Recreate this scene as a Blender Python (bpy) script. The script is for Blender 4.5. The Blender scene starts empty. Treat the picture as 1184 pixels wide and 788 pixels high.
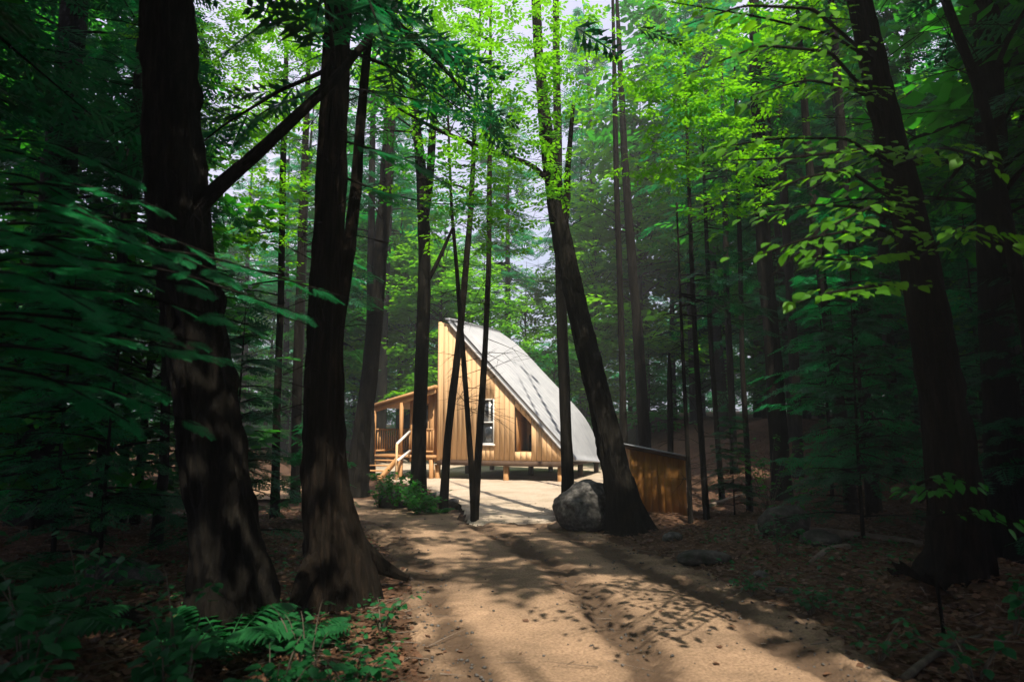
import bpy, math, random
import numpy as np
from mathutils import Vector

SC = bpy.context.scene
COL = SC.collection
RNG = np.random.default_rng(11)
random.seed(5)

# ------------------------------------------------------------------ camera
F = 24.0 / 36.0 * 1184.0
HOR = 497.0
TH = math.atan((HOR - 394.0) / F)
CZ = 1.6
cam = bpy.data.cameras.new('camera'); cam.lens = 24; cam.sensor_width = 36
cam.clip_start = 0.05; cam.clip_end = 600
cam.dof.use_dof = True; cam.dof.focus_distance = 15.0; cam.dof.aperture_fstop = 2.0
camo = bpy.data.objects.new('camera', cam); COL.objects.link(camo)
camo.location = (0, 0, CZ); camo.rotation_euler = (math.pi / 2 + TH, 0, 0)
SC.camera = camo

# ------------------------------------------------------------------ world + sun
SUN = np.array([0.16, -0.5, 0.0]); EL = math.radians(55)
_h = np.linalg.norm(SUN[:2]); SUN = np.array([SUN[0] / _h * math.cos(EL), SUN[1] / _h * math.cos(EL), math.sin(EL)])
w = bpy.data.worlds.new('World'); SC.world = w; w.use_nodes = True
nt = w.node_tree; nt.nodes.clear()
out = nt.nodes.new('ShaderNodeOutputWorld'); bg = nt.nodes.new('ShaderNodeBackground')
sky = nt.nodes.new('ShaderNodeTexSky'); sky.sky_type = 'NISHITA'; sky.sun_disc = False
sky.sun_elevation = EL; sky.sun_rotation = math.atan2(SUN[0], SUN[1])
sky.air_density = 1.0; sky.dust_density = 3.0; sky.ozone_density = 1.5
mx = nt.nodes.new('ShaderNodeMix'); mx.data_type = 'RGBA'
tc = nt.nodes.new('ShaderNodeTexCoord'); nz = nt.nodes.new('ShaderNodeTexNoise'); nz.inputs['Scale'].default_value = 2.2
nz.inputs['Detail'].default_value = 6
mr = nt.nodes.new('ShaderNodeMapRange'); mr.inputs[1].default_value = .35; mr.inputs[2].default_value = .6
mr.inputs[3].default_value = .45; mr.inputs[4].default_value = .95
nt.links.new(tc.outputs['Generated'], nz.inputs['Vector']); nt.links.new(nz.outputs['Fac'], mr.inputs[0])
nt.links.new(mr.outputs[0], mx.inputs['Factor'])
nt.links.new(sky.outputs[0], mx.inputs['A']); mx.inputs['B'].default_value = (4.6, 4.4, 6.0, 1)
nt.links.new(mx.outputs['Result'], bg.inputs['Color']); bg.inputs['Strength'].default_value = 0.12
nt.links.new(bg.outputs[0], out.inputs['Surface'])
sl = bpy.data.lights.new('sun', 'SUN'); sl.energy = 5.0; sl.angle = math.radians(0.6); sl.color = (1.0, .90, .74)
so = bpy.data.objects.new('sun', sl); COL.objects.link(so)
so.rotation_euler = Vector(SUN).to_track_quat('Z', 'Y').to_euler(); so.location = tuple(SUN * 60)
SC.view_settings.view_transform = 'Standard'; SC.view_settings.look = 'None'
SC.view_settings.exposure = 0.88; SC.view_settings.gamma = 1
SC.cycles.max_bounces = 6; SC.cycles.diffuse_bounces = 3; SC.cycles.glossy_bounces = 2
SC.cycles.transmission_bounces = 4; SC.cycles.transparent_max_bounces = 4
SC.cycles.sample_clamp_indirect = 4.0

# ------------------------------------------------------------------ projection helpers (photo pixel -> place)
Fv = np.array([0, math.cos(TH), math.sin(TH)]); Uv = np.array([0, -math.sin(TH), math.cos(TH)])
def ray(px, py): return Fv + np.array([1., 0, 0]) * (px - 592) / F + Uv * (394 - py) / F
def at(px, py, Y):
    r = ray(px, py); return np.array([0, 0, CZ]) + r * (Y / r[1])
def flat(px, py):
    r = ray(px, py); t = -CZ / r[2]; return (r[0] * t, r[1] * t)
def proj(P):
    d = np.asarray(P, float) - np.array([0, 0, CZ]); z = d @ Fv
    return 592 + d[0] / z * F, 394 - (d @ Uv) / z * F, z

# ------------------------------------------------------------------ noise
def _hash(ix, iy, seed):
    h = (ix.astype(np.int64) * 374761393 + iy.astype(np.int64) * 668265263 + seed * 1274126177) & 0xffffffff
    h = ((h ^ (h >> 13)) * 1274126177) & 0xffffffff
    return ((h ^ (h >> 16)) & 0xffff) / 65535.0
def vnoise(x, y, seed=0):
    x = np.asarray(x, float); y = np.asarray(y, float)
    ix = np.floor(x); iy = np.floor(y); fx = x - ix; fy = y - iy
    fx = fx * fx * (3 - 2 * fx); fy = fy * fy * (3 - 2 * fy)
    a = _hash(ix, iy, seed); b = _hash(ix + 1, iy, seed); c = _hash(ix, iy + 1, seed); d = _hash(ix + 1, iy + 1, seed)
    return (a + (b - a) * fx + (c - a) * fy + (a - b - c + d) * fx * fy) * 2 - 1
def fbm(x, y, sc, octv=4, seed=0):
    r = 0; a = 1
    for k in range(octv): r = r + a * vnoise(np.asarray(x) * sc, np.asarray(y) * sc, seed + k * 17); sc *= 2.03; a *= .5
    return r
def sst(a, b, x):
    t = np.clip((x - a) / (b - a), 0, 1); return t * t * (3 - 2 * t)

# ------------------------------------------------------------------ objects
def tag(o, label=None, cat=None, group=None, kind=None):
    if label: o['label'] = label
    if cat: o['category'] = cat
    if group: o['group'] = group
    if kind: o['kind'] = kind
    return o
def link_mesh(name, v, f, mat, parent=None, smooth=False, mats=None, midx=None):
    """f: (n,3) or (n,4) array or list of arrays"""
    me = bpy.data.meshes.new(name)
    v = np.asarray(v, np.float32).reshape(-1, 3)
    fl = [np.asarray(a, np.int32) for a in (f if isinstance(f, list) else [f]) if len(a)]
    me.vertices.add(len(v)); me.vertices.foreach_set('co', v.ravel())
    loops = np.concatenate([a.ravel() for a in fl]); tot = np.concatenate([np.full(len(a), a.shape[1], np.int32) for a in fl])
    me.loops.add(len(loops)); me.loops.foreach_set('vertex_index', loops)
    me.polygons.add(len(tot)); me.polygons.foreach_set('loop_start', np.concatenate([[0], np.cumsum(tot)[:-1]]).astype(np.int32))
    me.polygons.foreach_set('loop_total', tot)
    if smooth: me.polygons.foreach_set('use_smooth', np.ones(len(tot), bool))
    if mats:
        for m in mats: me.materials.append(m)
        if midx is not None: me.polygons.foreach_set('material_index', np.asarray(midx, np.int32))
    elif mat: me.materials.append(mat)
    me.update(calc_edges=True); me.validate()
    o = bpy.data.objects.new(name, me); COL.objects.link(o)
    if parent is not None: o.parent = parent
    return o
def empty(name, loc, rz=0, label=None, cat=None, group=None):
    o = bpy.data.objects.new(name, None); COL.objects.link(o); o.empty_display_size = .2
    o.location = tuple(float(a) for a in loc); o.rotation_euler = (0, 0, rz)
    return tag(o, label, cat, group)
def copy_tree(o, parent=None):
    c = o.copy(); COL.objects.link(c); c.parent = parent
    for ch in list(o.children): copy_tree(ch, c)
    return c
class MB:
    """collects solids into one mesh"""
    def __init__(s): s.v = []; s.q = []; s.t = []; s.n = 0
    def add(s, v, q=(), t=()):
        v = np.asarray(v, float).reshape(-1, 3)
        if len(q): s.q.append(np.asarray(q) + s.n)
        if len(t): s.t.append(np.asarray(t) + s.n)
        s.v.append(v); s.n += len(v); return s
    def hexa(s, a, b):
        """a, b: four corners each, front loop and back loop"""
        return s.add(list(a) + list(b), [(0, 1, 2, 3), (7, 6, 5, 4), (0, 4, 5, 1), (1, 5, 6, 2), (2, 6, 7, 3), (3, 7, 4, 0)])
    def box(s, x0, x1, y0, y1, z0, z1):
        return s.hexa([(x0, y0, z0), (x1, y0, z0), (x1, y0, z1), (x0, y0, z1)], [(x0, y1, z0), (x1, y1, z0), (x1, y1, z1), (x0, y1, z1)])
    def bar(s, p, q, w_, h_):
        p = np.array(p, float); q = np.array(q, float); d = (q - p) / np.linalg.norm(q - p)
        sd = np.cross(d, (0, 0, 1.)); 
        if np.linalg.norm(sd) < 1e-3: sd = np.array([1., 0, 0])
        sd /= np.linalg.norm(sd); up = np.cross(sd, d); a = sd * w_ / 2; b = up * h_ / 2
        return s.hexa([p - a - b, p + a - b, p + a + b, p - a + b], [q - a - b, q + a - b, q + a + b, q - a + b])
    def build(s, name, mat, parent=None, smooth=False):
        f = []
        if s.q: f.append(np.concatenate(s.q))
        if s.t: f.append(np.concatenate(s.t))
        return link_mesh(name, np.concatenate(s.v), f, mat, parent, smooth)

# ------------------------------------------------------------------ materials
def mat(name, base, rough=.8, var=None, vscale=3., bump=0., bscale=20., spec=.3, stretch=(1, 1, 1), metal=0., detail=6, bdist=.02):
    m = bpy.data.materials.new(name); m.use_nodes = True; N = m.node_tree.nodes; L = m.node_tree.links
    b = N['Principled BSDF']; b.inputs['Roughness'].default_value = rough; b.inputs['Metallic'].default_value = metal
    b.inputs['Specular IOR Level'].default_value = spec; b.inputs['Base Color'].default_value = (*base, 1)
    t = N.new('ShaderNodeTexCoord'); mp = N.new('ShaderNodeMapping'); mp.inputs['Scale'].default_value = stretch
    L.new(t.outputs['Object'], mp.inputs['Vector'])
    if var:
        n = N.new('ShaderNodeTexNoise'); n.inputs['Scale'].default_value = vscale; n.inputs['Detail'].default_value = detail
        n.inputs['Roughness'].default_value = .65
        L.new(mp.outputs[0], n.inputs['Vector'])
        r = N.new('ShaderNodeValToRGB'); L.new(n.outputs['Fac'], r.inputs[0])
        cs = [base] + list(var); e = r.color_ramp.elements
        while len(e) < len(cs): e.new(.5)
        for i, c in enumerate(cs):
            e[i].position = .3 + .4 * i / (len(cs) - 1); e[i].color = (*c, 1)
        L.new(r.outputs[0], b.inputs['Base Color'])
        if metal == 0 and False: pass
    if bump:
        n2 = N.new('ShaderNodeTexNoise'); n2.inputs['Scale'].default_value = bscale; n2.inputs['Detail'].default_value = 8
        n2.inputs['Roughness'].default_value = .7
        L.new(mp.outputs[0], n2.inputs['Vector'])
        bp = N.new('ShaderNodeBump'); bp.inputs['Strength'].default_value = bump; bp.inputs['Distance'].default_value = bdist
        L.new(n2.outputs['Fac'], bp.inputs['Height']); L.new(bp.outputs[0], b.inputs['Normal'])
    return m
def leaf_mat(name, c1, c2, tr, tw=.45, nsc=.8, rough=.5):
    """leaf: diffuse + light passing through; hue varies leaf by leaf and clump by clump"""
    m = bpy.data.materials.new(name); m.use_nodes = True; N = m.node_tree.nodes; L = m.node_tree.links
    b = N['Principled BSDF']; b.inputs['Roughness'].default_value = rough; b.inputs['Specular IOR Level'].default_value = .25
    g = N.new('ShaderNodeNewGeometry'); n = N.new('ShaderNodeTexNoise'); n.inputs['Scale'].default_value = nsc
    n.inputs['Detail'].default_value = 3; L.new(g.outputs['Position'], n.inputs['Vector'])
    ad = N.new('ShaderNodeMath'); ad.operation = 'MULTIPLY_ADD'; L.new(g.outputs['Random Per Island'], ad.inputs[0]); ad.inputs[1].default_value = .55
    L.new(n.outputs['Fac'], ad.inputs[2])
    mr = N.new('ShaderNodeMapRange'); mr.inputs[1].default_value = .35; mr.inputs[2].default_value = 1.1; L.new(ad.outputs[0], mr.inputs[0])
    mxa = N.new('ShaderNodeMix'); mxa.data_type = 'RGBA'; mxa.inputs['A'].default_value = (*c1, 1); mxa.inputs['B'].default_value = (*c2, 1)
    L.new(mr.outputs[0], mxa.inputs['Factor']); L.new(mxa.outputs['Result'], b.inputs['Base Color'])
    t = N.new('ShaderNodeBsdfTranslucent')
    mxb = N.new('ShaderNodeMix'); mxb.data_type = 'RGBA'; mxb.inputs['A'].default_value = (*[a * .7 for a in tr], 1); mxb.inputs['B'].default_value = (*tr, 1)
    L.new(mr.outputs[0], mxb.inputs['Factor']); L.new(mxb.outputs['Result'], t.inputs['Color'])
    ms = N.new('ShaderNodeMixShader'); ms.inputs[0].default_value = tw
    L.new(b.outputs[0], ms.inputs[1]); L.new(t.outputs[0], ms.inputs[2]); L.new(ms.outputs[0], N['Material Output'].inputs['Surface'])
    return m
M = {}
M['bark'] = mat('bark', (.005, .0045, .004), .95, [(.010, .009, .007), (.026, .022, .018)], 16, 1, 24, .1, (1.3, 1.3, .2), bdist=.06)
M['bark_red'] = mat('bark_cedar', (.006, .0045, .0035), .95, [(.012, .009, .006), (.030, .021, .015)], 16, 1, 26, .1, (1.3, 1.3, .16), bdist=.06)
M['bark_pale'] = mat('bark_pale', (.05, .042, .034), .9, [(.1, .085, .065), (.17, .14, .11)], 5, .6, 30, .15, (2, 2, .7))
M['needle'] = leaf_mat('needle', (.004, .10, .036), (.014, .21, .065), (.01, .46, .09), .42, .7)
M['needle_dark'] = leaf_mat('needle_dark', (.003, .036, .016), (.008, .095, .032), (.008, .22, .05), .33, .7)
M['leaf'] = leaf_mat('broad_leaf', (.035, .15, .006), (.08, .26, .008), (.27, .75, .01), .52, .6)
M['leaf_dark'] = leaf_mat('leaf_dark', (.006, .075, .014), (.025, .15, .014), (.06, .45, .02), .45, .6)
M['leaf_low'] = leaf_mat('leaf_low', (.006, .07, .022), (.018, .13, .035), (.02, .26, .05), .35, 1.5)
M['moss'] = mat('moss', (.01, .05, .015), .95, [(.03, .09, .02), (.05, .1, .03)], 9, .8, 40)
M['litter'] = leaf_mat('dead_leaf', (.06, .028, .016), (.18, .095, .055), (.2, .1, .04), .15, 2.0)
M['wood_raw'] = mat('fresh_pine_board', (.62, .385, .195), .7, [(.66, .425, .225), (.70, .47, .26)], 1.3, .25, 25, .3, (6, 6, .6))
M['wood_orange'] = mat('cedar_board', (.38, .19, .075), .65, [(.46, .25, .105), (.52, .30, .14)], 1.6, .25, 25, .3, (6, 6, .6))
M['wood_shed'] = mat('stained_plank', (.30, .125, .028), .7, [(.36, .16, .036), (.41, .19, .045)], 2, .35, 25, .3, (7, 7, .5))
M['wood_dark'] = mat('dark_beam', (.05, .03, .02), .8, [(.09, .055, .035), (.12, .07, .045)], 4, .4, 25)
M['wood_grey'] = mat('weathered_wood', (.11, .085, .065), .9, [(.19, .15, .12), (.27, .22, .18)], 5, .6, 30, .2, (1, 1, 1))
M['metal'] = mat('galvanised_metal', (.20, .212, .235), .5, [(.25, .262, .285), (.29, .302, .325)], 1.5, .05, 20, .5, (1, 1, 1), .15)
M['white'] = mat('white_paint', (.72, .72, .70), .45)
M['glass'] = mat('dark_glass', (.02, .025, .03), .06, spec=.8)
M['inside'] = mat('dark_interior', (.03, .02, .015), .9)
M['rock'] = mat('granite', (.022, .021, .02), .9, [(.08, .077, .073), (.17, .16, .15)], 14, .9, 30, .25, (1, 1, 1), 0, 10)
M['rock_moss'] = mat('mossy_granite', (.015, .028, .012), .95, [(.055, .05, .045), (.14, .125, .11)], 6, .9, 30, .2, (1, 1, 1), 0, 8)

# ------------------------------------------------------------------ the lie of the land
ROAD_L = [(545, 1300), (505, 900), (492, 788), (462, 720), (474, 680), (448, 640), (415, 604), (360, 592), (280, 588), (150, 575), (-200, 560)]
ROAD_R = [(-200, 533), (60, 522), (280, 538), (350, 545), (430, 556), (465, 569), (505, 582), (545, 599), (640, 603), (690, 615), (740, 637), (800, 657), (880, 692), (965, 735), (1050, 788), (1200, 900), (1900, 1300)]
ROAD = np.array([flat(*p) for p in ROAD_L + ROAD_R])
YARD = np.array([flat(*p) for p in [(540, 606), (531, 588), (508, 571), (482, 562), (430, 552), (400, 544), (500, 528), (720, 528), (722, 556), (706, 572), (650, 590), (650, 606)]])
def sdf(poly, x, y):
    x = np.asarray(x, float); y = np.asarray(y, float); d = np.full(x.shape, 1e9); ins = np.zeros(x.shape, bool)
    n = len(poly)
    for i in range(n):
        x0, y0 = poly[i]; x1, y1 = poly[(i + 1) % n]; ex, ey = x1 - x0, y1 - y0
        t = np.clip(((x - x0) * ex + (y - y0) * ey) / (ex * ex + ey * ey), 0, 1)
        d = np.minimum(d, np.hypot(x - x0 - t * ex, y - y0 - t * ey))
        c = (y0 > y) != (y1 > y)
        with np.errstate(divide='ignore', invalid='ignore'):
            ins ^= c & (x < ex * (y - y0) / (ey if ey else 1e-9) + x0)
    return np.where(ins, d, -d)
def linedist(line, x, y):
    d = np.full(np.shape(x), 1e9)
    for (x0, y0), (x1, y1) in zip(line[:-1], line[1:]):
        ex, ey = x1 - x0, y1 - y0
        t = np.clip(((x - x0) * ex + (y - y0) * ey) / (ex * ex + ey * ey), 0, 1)
        d = np.minimum(d, np.hypot(x - x0 - t * ex, y - y0 - t * ey))
    return d
def droad(x, y): return sdf(ROAD, x, y) + .10 * fbm(x, y, 1.3, 4, 3)
def dyard(x, y): return sdf(YARD, x, y) + .12 * fbm(x, y, 1.1, 4, 9)
def hbase(x, y):
    x = np.asarray(x, float); y = np.asarray(y, float)
    h = 1.9 * sst(2.6, 9, x) * sst(9, 24, y) + .35 * sst(2.2, 4.5, x) * sst(12, 3, y)
    h += .45 * np.exp(-(((x + 2.3) / 1.0) ** 2 + ((y - 14.2) / 1.7) ** 2))
    h += .30 * sst(-1.2, -3.2, x) * sst(9.5, 3, y)
    h += .25 * np.exp(-(((x - 1.9) / .9) ** 2 + ((y - 15) / 1.8) ** 2))
    h += .035 * np.clip(y - 27, 0, 60) + .02 * np.clip(-x - 8, 0, 60)
    return h
def hground(x, y):
    d = np.maximum(sdf(ROAD, x, y), sdf(YARD, x, y))
    off = sst(.0, -1.2, d)
    h = hbase(x, y) * sst(.5, -1.0, d) + (.10 * fbm(x, y, .45, 4, 1) + .05 * fbm(x, y, 2.2, 4, 5)) * off
    # low earth ridge along the left edge of the road
    return h
def H1(x, y): return float(hground(np.array([x]), np.array([y]))[0])

def grid_mesh(name, xs, ys, zf, mat_, keep=None, parent=None):
    X, Y = np.meshgrid(xs, ys); Z = zf(X, Y); n, m_ = X.shape
    idx = np.arange(n * m_).reshape(n, m_)
    q = np.stack([idx[:-1, :-1], idx[:-1, 1:], idx[1:, 1:], idx[1:, :-1]], -1).reshape(-1, 4)
    v = np.stack([X, Y, Z], -1).reshape(-1, 3)
    if keep is not None:
        k = keep(X, Y).reshape(-1); q = q[k[q].all(1)]
        used = np.unique(q); mp = np.zeros(len(v), int); mp[used] = np.arange(len(used)); q = mp[q]; v = v[used]
    return link_mesh(name, v, q, mat_, parent, True)

def ground_mat():
    m = bpy.data.materials.new('forest_floor'); m.use_nodes = True; N = m.node_tree.nodes; L = m.node_tree.links
    b = N['Principled BSDF']; b.inputs['Roughness'].default_value = .95; b.inputs['Specular IOR Level'].default_value = .1
    t = N.new('ShaderNodeTexCoord')
    n1 = N.new('ShaderNodeTexNoise'); n1.inputs['Scale'].default_value = .9; n1.inputs['Detail'].default_value = 8
    v1 = N.new('ShaderNodeTexVoronoi'); v1.inputs['Scale'].default_value = 16
    L.new(t.outputs['Object'], n1.inputs[0]); L.new(t.outputs['Object'], v1.inputs[0])
    r1 = N.new('ShaderNodeValToRGB'); e = r1.color_ramp.elements; e[0].position = .35; e[0].color = (.03, .017, .010, 1); e[1].position = .65; e[1].color = (.09, .05, .03, 1)
    L.new(n1.outputs[0], r1.inputs[0])
    r2 = N.new('ShaderNodeValToRGB'); e = r2.color_ramp.elements; e[0].color = (.03, .018, .012, 1); e[1].color = (.19, .11, .07, 1); e[1].position = 1
    L.new(v1.outputs['Color'], r2.inputs[0])
    mx = N.new('ShaderNodeMix'); mx.data_type = 'RGBA'; mx.inputs['Factor'].default_value = .45
    L.new(r1.outputs[0], mx.inputs['A']); L.new(r2.outputs[0], mx.inputs['B']); L.new(mx.outputs['Result'], b.inputs['Base Color'])
    n2 = N.new('ShaderNodeTexNoise'); n2.inputs['Scale'].default_value = 25; n2.inputs['Detail'].default_value = 8; L.new(t.outputs['Object'], n2.inputs[0])
    bp = N.new('ShaderNodeBump'); bp.inputs['Strength'].default_value = .9; bp.inputs['Distance'].default_value = .04
    L.new(n2.outputs[0], bp.inputs['Height']); L.new(bp.outputs[0], b.inputs['Normal'])
    return m
def dirt_mat(name, ca, cb, cc):
    m = bpy.data.materials.new(name); m.use_nodes = True; N = m.node_tree.nodes; L = m.node_tree.links
    b = N['Principled BSDF']; b.inputs['Roughness'].default_value = .95; b.inputs['Specular IOR Level'].default_value = .1
    t = N.new('ShaderNodeTexCoord')
    n1 = N.new('ShaderNodeTexNoise'); n1.inputs['Scale'].default_value = 1.1; n1.inputs['Detail'].default_value = 9; n1.inputs['Roughness'].default_value = .6
    n3 = N.new('ShaderNodeTexNoise'); n3.inputs['Scale'].default_value = 45; n3.inputs['Detail'].default_value = 5
    for n in (n1, n3): L.new(t.outputs['Object'], n.inputs[0])
    r = N.new('ShaderNodeValToRGB'); e = r.color_ramp.elements; e.new(.5)
    for i, (p, c) in enumerate(((.33, ca), (.5, cb), (.68, cc))): e[i].position = p; e[i].color = (*c, 1)
    L.new(n1.outputs[0], r.inputs[0])
    r3 = N.new('ShaderNodeValToRGB'); e = r3.color_ramp.elements; e[0].position = .3; e[0].color = (.55, .55, .55, 1); e[1].position = .65; e[1].color = (1.15, 1.15, 1.15, 1)
    L.new(n3.outputs[0], r3.inputs[0])
    mx = N.new('ShaderNodeMix'); mx.data_type = 'RGBA'; mx.blend_type = 'MULTIPLY'; mx.inputs['Factor'].default_value = .8
    L.new(r.outputs[0], mx.inputs['A']); L.new(r3.outputs[0], mx.inputs['B'])
    at_ = N.new('ShaderNodeAttribute'); at_.attribute_name = 'loose'
    m2 = N.new('ShaderNodeMix'); m2.data_type = 'RGBA'; L.new(at_.outputs['Fac'], m2.inputs['Factor'])
    L.new(mx.outputs['Result'], m2.inputs['A']); m2.inputs['B'].default_value = (.075, .05, .034, 1)
    L.new(m2.outputs['Result'], b.inputs['Base Color'])
    n2 = N.new('ShaderNodeTexNoise'); n2.inputs['Scale'].default_value = 30; n2.inputs['Detail'].default_value = 10; n2.inputs['Roughness'].default_value = .7
    L.new(t.outputs['Object'], n2.inputs[0])
    bp = N.new('ShaderNodeBump'); bp.inputs['Strength'].default_value = .7; bp.inputs['Distance'].default_value = .03
    L.new(n2.outputs[0], bp.inputs['Height']); L.new(bp.outputs[0], b.inputs['Normal'])
    return m
M['ground'] = ground_mat()
M['dirt'] = dirt_mat('dirt', (.22, .15, .10), (.32, .215, .14), (.43, .285, .185))
M['sand'] = dirt_mat('sandy_dirt', (.42, .34, .25), (.52, .425, .325), (.58, .48, .375))

def wvec(lo, hi, n0, fine0, fine1, step):
    a = np.arange(fine0, fine1, step)
    l = fine0 - np.geomspace(step, fine0 - lo, n0)[::-1]; r = a[-1] + np.geomspace(step, hi - a[-1], n0)
    return np.concatenate([l, a, r])
def zground(X, Y):
    d = np.maximum(droad(X, Y), dyard(X, Y))
    return hground(X, Y) - np.clip(d * .35, -.0, .05) + np.where(d < 0, .01 * sst(0, -.15, d), 0)
g = grid_mesh('ground', wvec(-250, 250, 50, -12, 9, .08), wvec(-60, 320, 50, 1.0, 20, .08), zground, M['ground'])
tag(g, 'brown leaf covered forest floor', None, None, 'structure')
RUT = [[flat(*p) for p in L_] for L_ in (
    [(430, 562), (520, 592), (585, 625), (650, 665), (700, 712), (765, 788), (850, 900)],
    [(545, 598), (640, 612), (740, 655), (840, 705), (905, 745), (985, 800), (1100, 900)],
    [(400, 580), (470, 625), (500, 680), (530, 745), (545, 788), (570, 900)])]
def rutmask(X, Y):
    m_ = 0
    for k, L_ in enumerate(RUT):
        d = linedist(L_, X + .09 * fbm(X, Y, 1.5, 4, 21 + k), Y + .05 * fbm(X, Y, 6, 2, 25 + k))
        m_ = np.maximum(m_, np.exp(-(d / (.17 if k < 2 else .13)) ** 2) * (1, .75, .6)[k])
    return m_
def zroad(X, Y):
    d = np.maximum(droad(X, Y), dyard(X, Y)); r = rutmask(X, Y)
    z = hground(X, Y) + .009 * fbm(X, Y, 3.0, 4, 31) + .012 * fbm(X, Y, 9, 3, 41) * (.4 + r)
    z = z - .038 * r + .018 * np.exp(-((linedist(RUT[0], X, Y) - .24) / .09) ** 2)
    tread = (.018 * fbm(X, Y, 16, 2, 81) + .012 * fbm(X, Y, 7, 3, 83)) * np.clip(r * 1.3 + sst(.7, .1, d), 0, 1)
    return z + tread + np.where(d < 0, d * .5, np.minimum(d * .3, .02)) + .004
keep_r = lambda X, Y: (droad(X, Y) > -.14) & ~((sdf(YARD, X, Y) > .0) & (Y > 11.0))
keep_y = lambda X, Y: (dyard(X, Y) > -.14) & ~((droad(X, Y) > -.14) & ~((sdf(YARD, X, Y) > .0) & (Y > 11.0)))
def dirt_sheet(name, xs, ys, keep, m, label):
    X, Y = np.meshgrid(xs, ys)
    o = grid_mesh(name, xs, ys, zroad, m, keep)
    v = np.empty(len(o.data.vertices) * 3, np.float32); o.data.vertices.foreach_get('co', v); v = v.reshape(-1, 3)
    d = np.maximum(droad(v[:, 0], v[:, 1]), dyard(v[:, 0], v[:, 1]))
    a = np.clip(rutmask(v[:, 0], v[:, 1]) * (1.7 + .8 * fbm(v[:, 0], v[:, 1], 5, 3, 51)) * (v[:, 1] < 12) + .6 * sst(.2, 0, d + .15 * fbm(v[:, 0], v[:, 1], 4, 3, 61))
                + .35 * sst(.15, .7, fbm(v[:, 0], v[:, 1], 1.9, 4, 71)) * sst(.9, .2, d), 0, .9)
    at_ = o.data.attributes.new('loose', 'FLOAT', 'POINT'); at_.data.foreach_set('value', a.astype(np.float32))
    tag(o, label, None, None, 'structure'); return o
dirt_sheet('road', wvec(-30, 9, 24, -7, 4.5, .033), wvec(0, 40, 8, 1.8, 12, .033), keep_r, M['dirt'], 'rutted sandy dirt road winding up to the cabin')
dirt_sheet('yard', np.arange(-8, 5.5, .06), np.arange(10.6, 46, .1), keep_y, M['sand'], 'pale bare sand yard in front of the cabin')

# ------------------------------------------------------------------ foliage engine
def norm(a): return a / np.maximum(np.linalg.norm(a, axis=-1, keepdims=True), 1e-9)
def place(tv, tf, T, X, Z, S):
    """stamp template (n,3) at N places; X forward, Z up hint, S scale"""
    X = norm(X); Y = norm(np.cross(Z, X)); Z = np.cross(X, Y)
    S = np.broadcast_to(np.asarray(S, float).reshape(len(T), -1), (len(T), 3))
    v = T[:, None, :] + tv[None, :, 0:1] * (X * S[:, 0:1])[:, None, :] + tv[None, :, 1:2] * (Y * S[:, 1:2])[:, None, :] + tv[None, :, 2:3] * (Z * S[:, 2:3])[:, None, :]
    f = tf[None] + (np.arange(len(T)) * len(tv))[:, None, None]
    return v.reshape(-1, 3), f.reshape(-1, tf.shape[1])
def t_strips(segs):
    """segs: (p, q, width, lift) -> kite quads"""
    V = []; Q = []
    for p, q, w_ in segs:
        p = np.array(p, float); q = np.array(q, float); d = q - p; n = np.array([-d[1], d[0], 0]); n /= np.linalg.norm(n) + 1e-9
        m_ = p + d * .4; k = len(V); V += [p, m_ + n * w_, q, m_ - n * w_]; Q.append((k, k + 1, k + 2, k + 3))
    return np.array(V), np.array(Q)
def t_hemlock(pairs, w_, sub=0, seed=0):
    r = np.random.default_rng(seed); segs = [((0, 0, 0), (1, 0, -.06), w_ * .6)]
    for i in range(pairs):
        s = .08 + .88 * i / pairs
        for sg in (-1, 1):
            l = (.42 * (1 - s) ** .7 + .05) * r.uniform(.75, 1.15); a = math.radians(r.uniform(42, 62)); dz = r.uniform(-.12, .03)
            p = (s, 0, -.06 * s * s); q = (s + l * math.cos(a), sg * l * math.sin(a), p[2] + dz * l)
            segs.append((p, q, w_))
            for k in range(sub):
                u = (k + .6) / (sub + .4); pp = tuple(np.array(p) + (np.array(q) - np.array(p)) * u)
                ll = l * .34 * (1 - u * .6)
                for s2 in (-1, 1):
                    b = sg * a + s2 * math.radians(50); segs.append((pp, (pp[0] + ll * math.cos(b), pp[1] + ll * math.sin(b), pp[2] - .02), w_ * .75))
    return t_strips(segs)
HEM = [t_hemlock(7, .035, 1, s) for s in range(3)]
HEM_FAR = [t_hemlock(6, .05, 0, s) for s in range(3)]
HEM_NEAR = [t_hemlock(14, .0075, 7, s) for s in range(3)]
def t_leafspray(n, ll, ww, seed):
    r = np.random.default_rng(seed); V = []; Q = []
    for i in range(n):
        s = .1 + .9 * i / n; sg = 1 if i % 2 else -1; a = sg * math.radians(r.uniform(35, 75)); l = ll * r.uniform(.75, 1.2)
        if i == n - 1: a = 0
        d = np.array([math.cos(a), math.sin(a), r.uniform(-.35, .1)]); nn = np.array([-math.sin(a), math.cos(a), r.uniform(-.3, .3)])
        p = np.array([s, sg * .01, r.uniform(-.03, .03)]); k = len(V); w_ = ww * r.uniform(.8, 1.1)
        V += [p, p + d * l * .45 + nn * w_ + (0, 0, .03 * ll), p + d * l, p + d * l * .45 - nn * w_ + (0, 0, .03 * ll)]
        Q += [(k, k + 1, k + 2), (k, k + 2, k + 3)]
    return np.array(V), np.array(Q)
LSP = [t_leafspray(11, .24, .07, s) for s in range(4)]
LSP_FAR = [t_leafspray(6, .42, .13, s) for s in range(4)]
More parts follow.
